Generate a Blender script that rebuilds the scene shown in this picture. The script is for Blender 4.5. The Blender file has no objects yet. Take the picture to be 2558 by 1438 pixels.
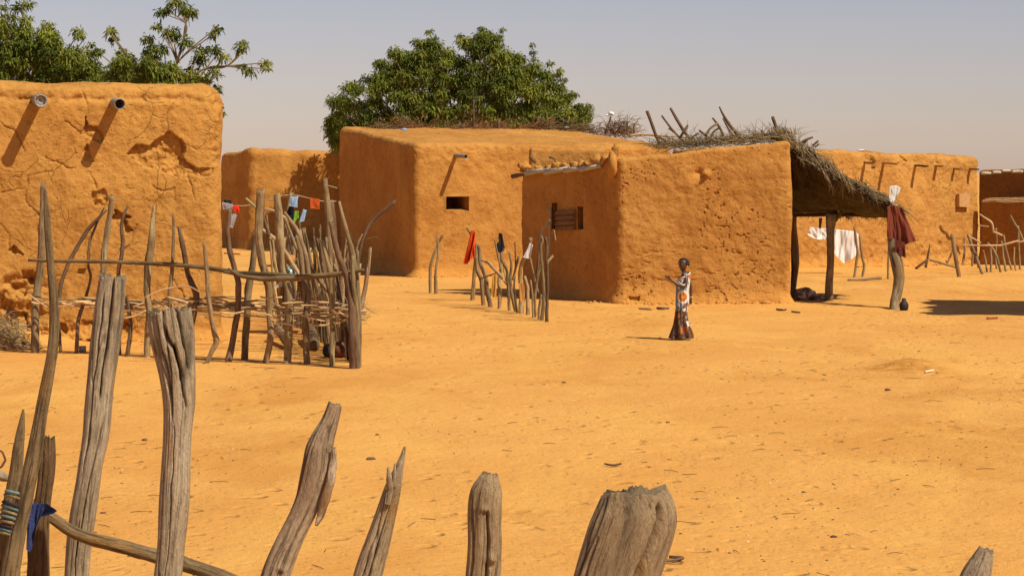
import bpy, math, random
import numpy as np
from mathutils import Vector, noise as mn

random.seed(7)
R = math.radians
sc = bpy.context.scene
C = sc.collection

# ------------------------------------------------------------------ camera, sky, sun
F = 6000.0; HY = 430.0; HC = 2.725; CX = 1279.0       # focal length (px), horizon row, eye height (m)
cam = bpy.data.cameras.new('camera'); co = bpy.data.objects.new('camera', cam); C.objects.link(co)
co.location = (0, 0, HC); co.rotation_euler = (R(90), 0, 0)
cam.sensor_width = 36; cam.lens = F / 2558 * 36; cam.shift_y = -(719 - HY) / 2558
cam.clip_start = 0.1; cam.clip_end = 8000
sc.camera = co
EL = 50.0; BETA = 38.0
ts = Vector((math.cos(R(BETA)) * math.cos(R(EL)), -math.sin(R(BETA)) * math.cos(R(EL)), math.sin(R(EL))))
w = bpy.data.worlds.new('World'); sc.world = w; w.use_nodes = True
nt = w.node_tree; nt.nodes.clear()
sky = nt.nodes.new('ShaderNodeTexSky'); sky.sky_type = 'NISHITA'; sky.sun_disc = False
sky.sun_elevation = R(EL); sky.sun_rotation = math.atan2(ts.x, ts.y)
sky.air_density = 1.0; sky.dust_density = 0.45; sky.ozone_density = 1.0; sky.altitude = 0
tc = nt.nodes.new('ShaderNodeTexCoord'); va = nt.nodes.new('ShaderNodeVectorMath'); va.operation = 'ADD'; va.inputs[1].default_value = (0, 0, .010)
vn_ = nt.nodes.new('ShaderNodeVectorMath'); vn_.operation = 'NORMALIZE'
nt.links.new(tc.outputs['Generated'], va.inputs[0]); nt.links.new(va.outputs[0], vn_.inputs[0]); nt.links.new(vn_.outputs[0], sky.inputs[0])
mx = nt.nodes.new('ShaderNodeMix'); mx.data_type = 'RGBA'; mx.blend_type = 'MULTIPLY'; mx.inputs[0].default_value = 1
mx.inputs[7].default_value = (1.08, 0.87, 0.94, 1)
bg = nt.nodes.new('ShaderNodeBackground'); bg.inputs[1].default_value = 0.076
out = nt.nodes.new('ShaderNodeOutputWorld')
nt.links.new(sky.outputs[0], mx.inputs[6]); nt.links.new(mx.outputs[2], bg.inputs[0]); nt.links.new(bg.outputs[0], out.inputs[0])
sl = bpy.data.lights.new('sun', 'SUN'); sl.energy = 4.9; sl.angle = R(0.5); sl.color = (1.0, 0.915, 0.75)
so = bpy.data.objects.new('sun', sl); C.objects.link(so); so.location = (20, -20, 40)
so.rotation_euler = (-ts).to_track_quat('-Z', 'Y').to_euler()
sc.view_settings.view_transform = 'Standard'; sc.view_settings.look = 'None'
sc.view_settings.exposure = 0.22; sc.view_settings.gamma = 1.0

# ------------------------------------------------------------------ helpers
def P(px, py, Y): return ((px - CX) * Y / F, Y, HC - (py - HY) * Y / F)
def YG(py): return HC * F / (py - HY)                 # depth of flat ground seen at row py
def scl(Y): return F / Y

def vn(p, seed=0):
    """value noise, p (N,3) -> (N,) in -1..1"""
    p = np.asarray(p, float) + seed * 17.31
    i = np.floor(p).astype(np.int64); f = p - i; f = f * f * (3 - 2 * f)
    def h(a, b, c):
        n = (a * 374761393 + b * 668265263 + c * 2147483647 + seed * 144665) & 0xffffffff
        n = ((n ^ (n >> 13)) * 1274126177) & 0xffffffff
        n = (n ^ (n >> 16)) & 0xffff
        return n / 32767.5 - 1
    x, y, z = i[:, 0], i[:, 1], i[:, 2]; r = 0
    for dx in (0, 1):
        wx = f[:, 0] if dx else 1 - f[:, 0]
        for dy in (0, 1):
            wy = f[:, 1] if dy else 1 - f[:, 1]
            for dz in (0, 1):
                wz = f[:, 2] if dz else 1 - f[:, 2]
                r = r + wx * wy * wz * h(x + dx, y + dy, z + dz)
    return r
def fbm(p, o=4, seed=0):
    p = np.asarray(p, float); r = 0; a = 0.5
    for k in range(o): r = r + a * vn(p * 2 ** k, seed + k); a *= 0.5
    return r
def sm(t): t = np.clip(t, 0, 1); return t * t * (3 - 2 * t)

def gz_arr(x, y):
    x = np.asarray(x, float); y = np.asarray(y, float)
    z = 1.1 * (1 - sm((y - 7.0) / 8.0))
    q = np.stack([x * .35, y * .25, x * 0], -1)
    z = z + 0.03 * fbm(q, 3, 3) * sm((y - 14) / 4)
    q2 = np.stack([x * 2.2, y * 1.1, x * 0 + 4], -1)
    z = z + 0.013 * fbm(q2, 3, 5)
    for (mxx, myy, rx, ry, hh) in ((5.6, 33.6, .55, .9, .11), (5.2, 32.2, 1.6, 1.1, -.03), (6.3, 29.6, .9, .5, .03), (5.0, 29.5, .8, .35, -.02),
                                   (-7.7, 38.0, .9, .5, .25)):
        d = ((x - mxx) / rx) ** 2 + ((y - myy) / ry) ** 2
        z = z + hh * np.exp(-d * 1.6)
    return z
def gz(x, y): return float(gz_arr([x], [y])[0])

def tag(o, label=None, cat=None, group=None, kind=None):
    if label: o['label'] = label
    if cat: o['category'] = cat
    if group: o['group'] = group
    if kind: o['kind'] = kind
    return o
def thing(name, label, cat, loc, group=None):
    o = bpy.data.objects.new(name, None); C.objects.link(o); o.location = loc; o.empty_display_size = .2
    return tag(o, label, cat, group)

class Buf:
    def __init__(s): s.v = []; s.f = []; s.g = []; s.c = []; s.n = 0
    def add(s, v, f, g=None, c=None):
        v = np.asarray(v, float); n = len(v)
        s.v.append(v); s.f.extend([tuple(int(i) + s.n for i in q) for q in f])
        s.g.append(np.asarray(g, float) if g is not None else v * 1.0)
        s.c.append(np.asarray(c, float) if c is not None else np.ones((n, 3)))
        s.n += n
    def build(s, name, mat, parent=None, origin=None, smooth=True, label=None):
        v = np.concatenate(s.v); g = np.concatenate(s.g); c = np.concatenate(s.c)
        if parent is not None: org = np.array(parent_world(parent))
        elif origin is not None: org = np.array(origin, float)
        else: org = np.array([(v[:, 0].min() + v[:, 0].max()) / 2, (v[:, 1].min() + v[:, 1].max()) / 2, v[:, 2].min()])
        me = bpy.data.meshes.new(name); me.from_pydata((v - org).tolist(), [], s.f); me.update()
        a = me.attributes.new('grain', 'FLOAT_VECTOR', 'POINT'); a.data.foreach_set('vector', g.astype(np.float32).ravel())
        ca = me.attributes.new('tint', 'FLOAT_COLOR', 'POINT')
        ca.data.foreach_set('color', np.concatenate([c, np.ones((len(c), 1))], 1).astype(np.float32).ravel())
        if smooth: me.polygons.foreach_set('use_smooth', [True] * len(me.polygons))
        me.materials.append(mat)
        o = bpy.data.objects.new(name, me); C.objects.link(o)
        if parent is not None: o.parent = parent
        else: o.location = org
        if label: o['label'] = label
        return o
def parent_world(p):
    l = Vector((0, 0, 0))
    while p is not None: l += p.location; p = p.parent
    return l

# ------------------------------------------------------------------ materials
class N:
    def __init__(s, name, rough=.9, spec=.2):
        s.m = bpy.data.materials.new(name); s.m.use_nodes = True; s.t = s.m.node_tree
        s.b = s.t.nodes['Principled BSDF']; s.b.inputs['Roughness'].default_value = rough
        s.b.inputs['Specular IOR Level'].default_value = spec
    def L(s, a, b): s.t.links.new(a, b)
    def n(s, t): return s.t.nodes.new(t)
    def pos(s, scale=(1, 1, 1), attr=None):
        if attr:
            g = s.n('ShaderNodeAttribute'); g.attribute_name = attr; o = g.outputs['Vector']
        else:
            g = s.n('ShaderNodeNewGeometry'); o = g.outputs['Position']
        m = s.n('ShaderNodeVectorMath'); m.operation = 'MULTIPLY'; m.inputs[1].default_value = scale
        s.L(o, m.inputs[0]); return m.outputs[0]
    def noise(s, v, scale, det=4, rough=.55, dist=0):
        x = s.n('ShaderNodeTexNoise'); x.inputs['Scale'].default_value = scale; x.inputs['Detail'].default_value = det
        x.inputs['Roughness'].default_value = rough; x.inputs['Distortion'].default_value = dist
        s.L(v, x.inputs['Vector']); return x.outputs['Fac']
    def voro(s, v, scale, feat='F1', out='Distance', rnd=1):
        x = s.n('ShaderNodeTexVoronoi'); x.feature = feat; x.inputs['Scale'].default_value = scale
        x.inputs['Randomness'].default_value = rnd
        s.L(v, x.inputs['Vector']); return x.outputs[out]
    def ramp(s, f, a, b, c0=0., c1=1.):
        x = s.n('ShaderNodeMapRange'); x.interpolation_type = 'SMOOTHSTEP'
        x.inputs[1].default_value = a; x.inputs[2].default_value = b; x.inputs[3].default_value = c0; x.inputs[4].default_value = c1
        s.L(f, x.inputs[0]); return x.outputs[0]
    def mix(s, f, a, b, mode='MIX'):
        x = s.n('ShaderNodeMix'); x.data_type = 'RGBA'; x.blend_type = mode
        for i, q in ((0, f), (6, a), (7, b)):
            if isinstance(q, (int, float)): x.inputs[i].default_value = q
            elif isinstance(q, tuple): x.inputs[i].default_value = q + (1,) if len(q) == 3 else q
            else: s.L(q, x.inputs[i])
        return x.outputs[2]
    def math(s, op, a, b=0.):
        x = s.n('ShaderNodeMath'); x.operation = op
        for i, q in ((0, a), (1, b)):
            if isinstance(q, (int, float)): x.inputs[i].default_value = q
            else: s.L(q, x.inputs[i])
        return x.outputs[0]
    def warp(s, v, amt, scale):
        x = s.n('ShaderNodeTexNoise'); x.inputs['Scale'].default_value = scale; s.L(v, x.inputs['Vector'])
        m = s.n('ShaderNodeVectorMath'); m.operation = 'MULTIPLY_ADD'; m.inputs[1].default_value = (amt,) * 3
        s.L(x.outputs['Color'], m.inputs[0]); s.L(v, m.inputs[2]); return m.outputs[0]
    def bump(s, h, dist, prev=None, strength=1):
        x = s.n('ShaderNodeBump'); x.inputs['Distance'].default_value = dist; x.inputs['Strength'].default_value = strength
        s.L(h, x.inputs['Height'])
        if prev is not None: s.L(prev, x.inputs['Normal'])
        return x.outputs[0]
    def done(s, col, nrm=None):
        if isinstance(col, tuple): s.b.inputs['Base Color'].default_value = col + (1,)
        else: s.L(col, s.b.inputs['Base Color'])
        if nrm is not None: s.L(nrm, s.b.inputs['Normal'])
        return s.m

def mud_mat(name, a, b, dark, pits=1.0, cracks=1.0, rough=1.0, stain=0.3):
    m = N(name, .95, .1); p = m.pos()
    n1 = m.noise(p, .9, 6, .6, .4); n2 = m.noise(p, 7, 6, .65)
    c = m.mix(m.ramp(n1, .35, .65), a, b)
    c = m.mix(m.ramp(n2, .45, .75, 0, .5), c, dark)
    c = m.mix(m.ramp(m.noise(m.pos((1, 1, .8)), .45, 5, .6, 1.2), .52, .60, 0, .45), c, tuple(min(1, x * 1.18) for x in a))
    c = m.mix(m.ramp(m.noise(m.pos((1, 1, .16)), 5, 4, .6, .3), .56, .70, 0, stain), c, b)
    pv = m.pos((1, 1, .28))
    c = m.mix(m.ramp(m.noise(pv, 2.2, 5, .6, .5), .55, .75, 0, stain), c, dark)
    # straw flecks pressed into the plaster
    c = m.mix(m.ramp(m.noise(m.pos((1, 1, 2.2)), 38, 3, .7), .66, .74, 0, .6), c, tuple(min(1, x * 1.5) for x in a))
    sx = m.n('ShaderNodeSeparateXYZ'); m.L(p, sx.inputs[0])
    c = m.mix(m.math('MULTIPLY', m.ramp(m.math('ADD', sx.outputs[2], m.math('MULTIPLY', m.noise(p, 2.5, 4), -.35)), -.12, .22, 1, 0), .6), c, (.56, .26, .055))
    nr = m.bump(m.noise(p, 3.2, 8, .62), .10 * rough)
    nr = m.bump(m.noise(m.warp(p, .1, 5), 16, 8, .7), .035 * rough, nr)
    # small holes
    ph = m.noise(m.warp(m.pos((1, 1, 1.9)), .12, 6), 9.5, 2, .5)
    hole = m.ramp(ph, .65, .72)
    nr = m.bump(m.math('MULTIPLY', hole, -1.0), .035 * pits, nr)
    c = m.mix(m.math('MULTIPLY', hole, .35 * min(1, pits)), c, dark)
    # drying cracks
    d = m.voro(m.warp(p, .5, 1.7), 1.6, 'DISTANCE_TO_EDGE')
    msk = m.ramp(m.noise(p, .8, 3), .52, .62)
    ck = m.math('MULTIPLY', m.ramp(d, 0.0, .014, 1, 0), msk)
    nr = m.bump(m.math('MULTIPLY', ck, -1.0), .03 * cracks, nr)
    c = m.mix(m.math('MULTIPLY', ck, .4 * cracks), c, dark)
    return m.done(c, nr)

MUD_A = mud_mat('mud_plaster_cracked', (.475, .236, .056), (.405, .185, .042), (.27, .110, .016), .4, .5, .65)
MUD_C = mud_mat('mud_plaster_smooth', (.455, .220, .052), (.39, .173, .038), (.26, .100, .015), .3, .3, .6)
MUD_D = mud_mat('mud_plaster_pitted', (.455, .220, .053), (.395, .175, .040), (.25, .098, .014), .45, .1, .45)
MUD_F = mud_mat('mud_plaster_pale', (.49, .247, .062), (.435, .202, .047), (.29, .12, .022), .5, .5, .75)
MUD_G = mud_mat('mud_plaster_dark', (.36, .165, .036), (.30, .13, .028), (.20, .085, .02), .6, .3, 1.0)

def ground_mat():
    m = N('sand', .95, .12); p = m.pos()
    c = m.mix(m.ramp(m.noise(p, .22, 6, .6, .6), .35, .68), (.64, .32, .078), (.585, .275, .062))
    c = m.mix(m.ramp(m.noise(m.pos((1, .45, 1)), .30, 4, .6, 1), .52, .66, 0, .55), c, (.50, .215, .038))
    c = m.mix(m.ramp(m.noise(p, 1.3, 6, .65, .3), .5, .75, 0, .35), c, (.48, .215, .036))
    c = m.mix(m.ramp(m.noise(p, 6, 5, .7), .55, .8, 0, .35), c, (.66, .35, .09))
    for (qx, qy, rx, ry, am) in ((5.55, 33.2, .8, .9, 1.0), (5.9, 29.4, 1.7, .9, .4), (4.2, 32.2, 1.3, .9, .3), (6.2, 25.5, 1.6, 2.2, .3), (-2.4, 27.5, 1.5, 1.6, .25), (1.4, 36, 1.6, 1.2, .2)):
        vm = m.n('ShaderNodeVectorMath'); vm.operation = 'MULTIPLY_ADD'; vm.inputs[1].default_value = (1 / rx, 1 / ry, 0); vm.inputs[2].default_value = (-qx / rx, -qy / ry, 0); m.L(m.warp(p, 1.1, 1.4), vm.inputs[0])
        vm.inputs[2].default_value = (-(qx + .55) / rx, -(qy + .55) / ry, 0)
        ln_ = m.n('ShaderNodeVectorMath'); ln_.operation = 'LENGTH'; m.L(vm.outputs[0], ln_.inputs[0])
        c = m.mix(m.math('MULTIPLY', m.ramp(ln_.outputs['Value'], .55, 1.05, 1, 0), m.ramp(m.noise(p, 3.5, 5, .7), .35, .6, .3 * am, am)), c, (.42, .17, .028))
    # fine litter and dung specks
    c = m.mix(m.ramp(m.noise(m.warp(p, .3, 3), 26, 3, .6), .71, .78, 0, .35), c, (.30, .15, .04))
    c = m.mix(m.ramp(m.noise(p, 60, 2, .6), .70, .78, 0, .45), c, (.16, .08, .03))
    c = m.mix(m.math('MULTIPLY', m.ramp(m.noise(p, .5, 4, .6), .5, .62), m.ramp(m.noise(m.pos((1, .5, 1)), 19, 4, .7), .5, .66, 0, .6)), c, (.42, .19, .05))
    nr = m.bump(m.noise(p, 1.4, 6, .6), .05)
    # overlapping foot and hoof prints
    v = m.voro(m.warp(m.pos((1, .75, 1)), .25, 2.5), 3.4, 'F1'); msk = m.ramp(m.noise(p, .35, 3), .42, .55)
    nr = m.bump(m.math('MULTIPLY', m.ramp(v, .10, .30, -1, 0), msk), .030, nr)
    v = m.voro(m.warp(p, .1, 6), 9, 'F1'); nr = m.bump(m.ramp(v, .10, .3, -1, 0), .008, nr)
    c = m.mix(m.ramp(m.noise(m.pos((.5, .22, 1)), 1.0, 4, .6, .8), .5, .62, 0, .4), c, (.68, .37, .085))
    nr = m.bump(m.noise(p, 9, 8, .62), .022, nr)
    nr = m.bump(m.noise(p, 45, 5, .7), .008, nr)
    return m.done(c, nr)
SAND = ground_mat()

def wood_mat(name, a, b, crackc, fine=1.0, orange=0.0, bs=1.0):
    m = N(name, .85, .25)
    g = m.pos((1, 1, .055), 'grain'); g2 = m.pos((1, 1, .3), 'grain')
    c = m.mix(m.ramp(m.noise(m.pos((1, 1, .5), 'grain'), 7 * fine, 4, .6), .35, .65), a, b)
    n = m.noise(m.warp(g, .05, 9), 80 * fine, 6, .7, .2)
    c = m.mix(m.ramp(n, .5, .68, 0, .85), c, crackc)
    c = m.mix(m.ramp(m.noise(m.pos((1, 1, .6), 'grain'), 26 * fine, 5, .7), .5, .72, 0, .55), c, tuple(x * .6 for x in b))
    nl = m.noise(m.pos((1, 1, .2), 'grain'), 60 * fine, 5, .7)
    c = m.mix(m.ramp(nl, .5, .75, 0, .5), c, tuple(min(1, x * 1.45) for x in a))
    if orange:
        c = m.mix(m.ramp(m.noise(g2, 9 * fine, 3, .5), .58, .72, 0, orange), c, (.42, .20, .04))
    nr = m.bump(n, -.013 * bs / fine); nr = m.bump(m.noise(g2, 55 * fine, 6, .7), .010 * bs / fine, nr)
    at = m.n('ShaderNodeAttribute'); at.attribute_name = 'tint'
    c = m.mix(1.0, c, at.outputs['Color'], 'MULTIPLY')
    return m.done(c, nr)
WOOD_N = wood_mat('weathered_wood', (.50, .395, .26), (.34, .255, .155), (.085, .052, .022), 1.0, .7)
WOOD_B = wood_mat('brown_wood', (.27, .185, .088), (.18, .115, .052), (.07, .04, .018), 1.0, .4)
WOOD_P = wood_mat('fence_wood', (.31, .22, .110), (.20, .132, .06), (.075, .04, .018), .45, .3, .6)
WOOD_D = wood_mat('dark_stick_wood', (.16, .095, .05), (.12, .068, .036), (.05, .025, .012), .45, 0, .6)
WOOD_L = wood_mat('pale_stick_wood', (.48, .33, .17), (.36, .22, .10), (.14, .07, .03), .45, .3, .5)

def plain(name, col, rough=.9, spec=.2, var=.15, scale=30, bump=.0):
    m = N(name, rough, spec); p = m.pos()
    c = m.mix(m.ramp(m.noise(p, scale, 4, .6), .35, .65), col, tuple(x * (1 - var) for x in col))
    nr = m.bump(m.noise(p, scale * 1.3, 5, .6), bump) if bump else None
    return m.done(c, nr)
def attr_mat(name, rough=.9, spec=.15, bump=0.0, scale=60, trans=0.0):
    m = N(name, rough, spec); at = m.n('ShaderNodeAttribute'); at.attribute_name = 'tint'
    c = m.mix(m.ramp(m.noise(m.pos(), scale, 3, .6), .3, .7, 0, .3), at.outputs['Color'], (.04, .03, .02))
    return m.done(c, m.bump(m.noise(m.pos(), scale, 4, .6), bump) if bump else None)
STRAW = attr_mat('straw', .85, .2, 0, 25)
TINT = attr_mat('dyed_cloth', .9, .1, .004, 140)

def leaf_mat():
    m = N('neem_leaf', .75, .12); at = m.n('ShaderNodeAttribute'); at.attribute_name = 'tint'
    m.L(at.outputs['Color'], m.b.inputs['Base Color'])
    tr = m.n('ShaderNodeBsdfTranslucent'); m.L(m.mix(1.0, at.outputs['Color'], (1.3, 1.3, .6), 'MULTIPLY'), tr.inputs[0])
    ms = m.n('ShaderNodeMixShader'); ms.inputs[0].default_value = .28
    m.L(m.b.outputs[0], ms.inputs[1]); m.L(tr.outputs[0], ms.inputs[2])
    m.L(ms.outputs[0], m.t.nodes['Material Output'].inputs[0]); return m.m
LEAF = leaf_mat()

# ------------------------------------------------------------------ ground
def ground():
    xs = np.concatenate([[-4000, -800, -200, -60, -30, -20], np.arange(-15, 15.01, .09), [20, 30, 60, 200, 800, 4000]])
    y = [-400, -60, -10, 0, 3, 5]; t = 6.0
    while t < 96: y.append(t); t += max(.09, .0042 * t)
    y += [100, 110, 130, 180, 300, 800, 2000, 6000]; ys = np.array(y)
    X, Y = np.meshgrid(xs, ys); Z = gz_arr(X.ravel(), Y.ravel())
    far = (np.abs(X.ravel()) > 16) | (Y.ravel() > 99)
    Z = np.where(far, np.where(Y.ravel() > 14, 0, Z), Z)
    nx, ny = len(xs), len(ys)
    i = np.arange((ny - 1) * nx).reshape(ny - 1, nx)[:, :-1].ravel()
    f = np.stack([i, i + 1, i + nx + 1, i + nx], 1)
    b = Buf(); b.add(np.stack([X.ravel(), Y.ravel(), Z], 1), f); o = b.build('ground', SAND, None, (0, 0, 0))
    tag(o, 'orange sandy village ground with footprints', None, None, 'structure'); return o
ground()

# ------------------------------------------------------------------ mud buildings
def in_poly(px, py, poly):
    r = np.zeros(len(px), bool); n = len(poly); j = n - 1
    for i in range(n):
        xi, yi = poly[i]; xj, yj = poly[j]
        c = ((yi > py) != (yj > py)) & (px < (xj - xi) * (py - yi) / ((yj - yi) + 1e-9) + xi)
        r ^= c; j = i
    return r
def seg_d(px, py, pl):
    d = np.full(len(px), 1e9)
    for (x0, y0), (x1, y1) in zip(pl[:-1], pl[1:]):
        l = (x1 - x0) ** 2 + (y1 - y0) ** 2 + 1e-9
        t = np.clip(((px - x0) * (x1 - x0) + (py - y0) * (y1 - y0)) / l, 0, 1)
        d = np.minimum(d, np.hypot(px - x0 - t * (x1 - x0), py - y0 - t * (y1 - y0)))
    return d

def block(name, mat, parent, foot, tops, r=.2, nu=150, nv=60, nz=90, amp=(.05, .025, .010), feat=None, holes=(), seed=0, topn=.04, zbot=-.25, flare=.12):
    """A rounded mud volume over a four-cornered footprint (front-left, front-right, back-right, back-left)."""
    FL, FR, BR, BL = [np.array(q, float) for q in foot]
    L = np.linalg.norm(FR - FL); W = np.linalg.norm(BL - FL); H = float(np.mean(tops)) - zbot
    idx = -np.ones((nu + 1, nv + 1, nz + 1), np.int64)
    I, J, K = np.meshgrid(np.arange(nu + 1), np.arange(nv + 1), np.arange(nz + 1), indexing='ij')
    s = (I == 0) | (I == nu) | (J == 0) | (J == nv) | (K == nz)
    idx[s] = np.arange(s.sum()); i, j, k = I[s], J[s], K[s]
    p = np.stack([i / nu * L, j / nv * W, k / nz * H], 1)
    q = np.stack([np.clip(p[:, 0], r, L - r), np.clip(p[:, 1], r, W - r), np.minimum(p[:, 2], H - r)], 1)
    d = p - q; ln = np.linalg.norm(d, axis=1, keepdims=True); nl = d / np.maximum(ln, 1e-9)
    p = q + nl * np.where(ln > 1e-6, r, 0)
    u, v, wz = p[:, 0:1] / L, p[:, 1:2] / W, p[:, 2] / H
    xy = (1 - v) * ((1 - u) * FL + u * FR) + v * ((1 - u) * BL + u * BR)
    u, v = u[:, 0], v[:, 0]
    top = (1 - v) * ((1 - u) * tops[0] + u * tops[1]) + v * ((1 - u) * tops[3] + u * tops[2])
    z = zbot + wz * (top - zbot)
    ex = (FR - FL) / L; ey = np.array([-ex[1], ex[0]])
    n = np.stack([nl[:, 0] * ex[0] + nl[:, 1] * ey[0], nl[:, 0] * ex[1] + nl[:, 1] * ey[1], nl[:, 2]], 1)
    pos = np.stack([xy[:, 0], xy[:, 1], z], 1)
    dsp = amp[0] * fbm(pos * .7, 2, seed) + amp[1] * fbm(pos * 2.6, 3, seed + 9) + amp[2] * fbm(pos * 9, 3, seed + 20)
    dsp = dsp + flare * (1 + .9 * fbm(pos * 3, 2, seed + 4)) * np.clip(1 - z / (.32 + .2 * vn(pos * 1.4, seed + 3)), 0, 1) ** 1.5
    px0 = pos[:, 0] / pos[:, 1] * F + CX; py0 = HY - (pos[:, 2] - HC) / pos[:, 1] * F
    if feat is not None:
        jx = px0 + 4.5 * vn(pos * 7, 91) + 2.5 * vn(pos * 19, 95); jy = py0 + 4.5 * vn(pos * 7, 92) + 2.5 * vn(pos * 19, 96)
        fr = (n @ np.array([ex[1], -ex[0], 0])) > .5
        dd = feat(jx, jy, pos); dsp = dsp - np.where(fr, dd, 0)
    pos = pos + n * dsp[:, None]
    pos[:, 2] += topn * fbm(pos * [1.3, 1.3, 0], 3, seed + 33) * sm((wz - .8) / .2)
    fs = []
    def quads(a, flip):
        A, B, Cc, D = a[:-1, :-1], a[1:, :-1], a[1:, 1:], a[:-1, 1:]
        g = np.stack([A, B, Cc, D] if not flip else [A, D, Cc, B], -1).reshape(-1, 4); fs.append(g)
    quads(idx[:, 0, :], False); quads(idx[:, nv, :], True); quads(idx[0, :, :], True); quads(idx[nu, :, :], False); quads(idx[:, :, nz], False)
    f = np.concatenate(fs)
    for (hx0, hy0, hx1, hy1, side) in holes:
        cx = px0[f].mean(1); cy = py0[f].mean(1)
        if side == 'front': ok = (j[f] == 0).all(1)
        else: ok = (i[f] == 0).all(1)
        f = f[~(ok & (cx > hx0) & (cx < hx1) & (cy > hy0) & (cy < hy1))]
    b = Buf(); b.add(pos, f); return b.build(name, mat, parent)

def on_line(px, A, d):
    """point on the ground line through A with direction d that is seen at column px"""
    k = (px - CX) / F; t = (k * A[1] - A[0]) / (d[0] - k * d[1]); return np.array([A[0] + t * d[0], A[1] + t * d[1]])
def rot(th): return np.array([math.cos(R(th)), math.sin(R(th))]), np.array([-math.sin(R(th)), math.cos(R(th))])

def hole_box(name, mat, parent, x0, y0, x1, y1, A, d, dn, depth, grow=3):
    """lining of an opening: the corners are put on the wall plane through A (direction d), dn points into the wall"""
    b = Buf(); cs = []
    for (x, y) in ((x0 - grow, y1 + grow), (x1 + grow, y1 + grow), (x1 + grow, y0 - grow), (x0 - grow, y0 - grow)):
        q = on_line(x, A, d); cs.append(np.array([q[0] + dn[0] * .03, q[1] + dn[1] * .03, HC - (y - HY) * q[1] / F]))
    ctr = sum(cs) / 4; md = [ctr + (c - ctr) * .80 + np.array([dn[0], dn[1], 0]) * .22 for c in cs]; bk = [c + np.array([dn[0], dn[1], 0]) * depth for c in md]
    b.add(cs + md + bk, [(0, 4, 5, 1), (1, 5, 6, 2), (2, 6, 7, 3), (3, 7, 4, 0), (4, 8, 9, 5), (5, 9, 10, 6), (6, 10, 11, 7), (7, 11, 8, 4), (8, 11, 10, 9)])
    return b.build(name, mat, parent, smooth=False)

# ---- tubes and sticks
def catmull(pts, n):
    pts = np.asarray(pts, float); m = len(pts)
    if m == 2: t = np.linspace(0, 1, n)[:, None]; return pts[0] * (1 - t) + pts[1] * t
    e = np.concatenate([[2 * pts[0] - pts[1]], pts, [2 * pts[-1] - pts[-2]]])
    sl = np.linalg.norm(np.diff(pts[:, :3], axis=0), axis=1); cum = np.concatenate([[0], np.cumsum(sl)]); tt = np.linspace(0, cum[-1], n)
    k = np.clip(np.searchsorted(cum, tt, side='right') - 1, 0, m - 2); f = ((tt - cum[k]) / np.maximum(sl[k], 1e-9))[:, None]
    p0, p1, p2, p3 = e[k], e[k + 1], e[k + 2], e[k + 3]
    return .5 * ((2 * p1) + (-p0 + p2) * f + (2 * p0 - 5 * p1 + 4 * p2 - p3) * f ** 2 + (-p0 + 3 * p1 - 3 * p2 + p3) * f ** 3)

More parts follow.
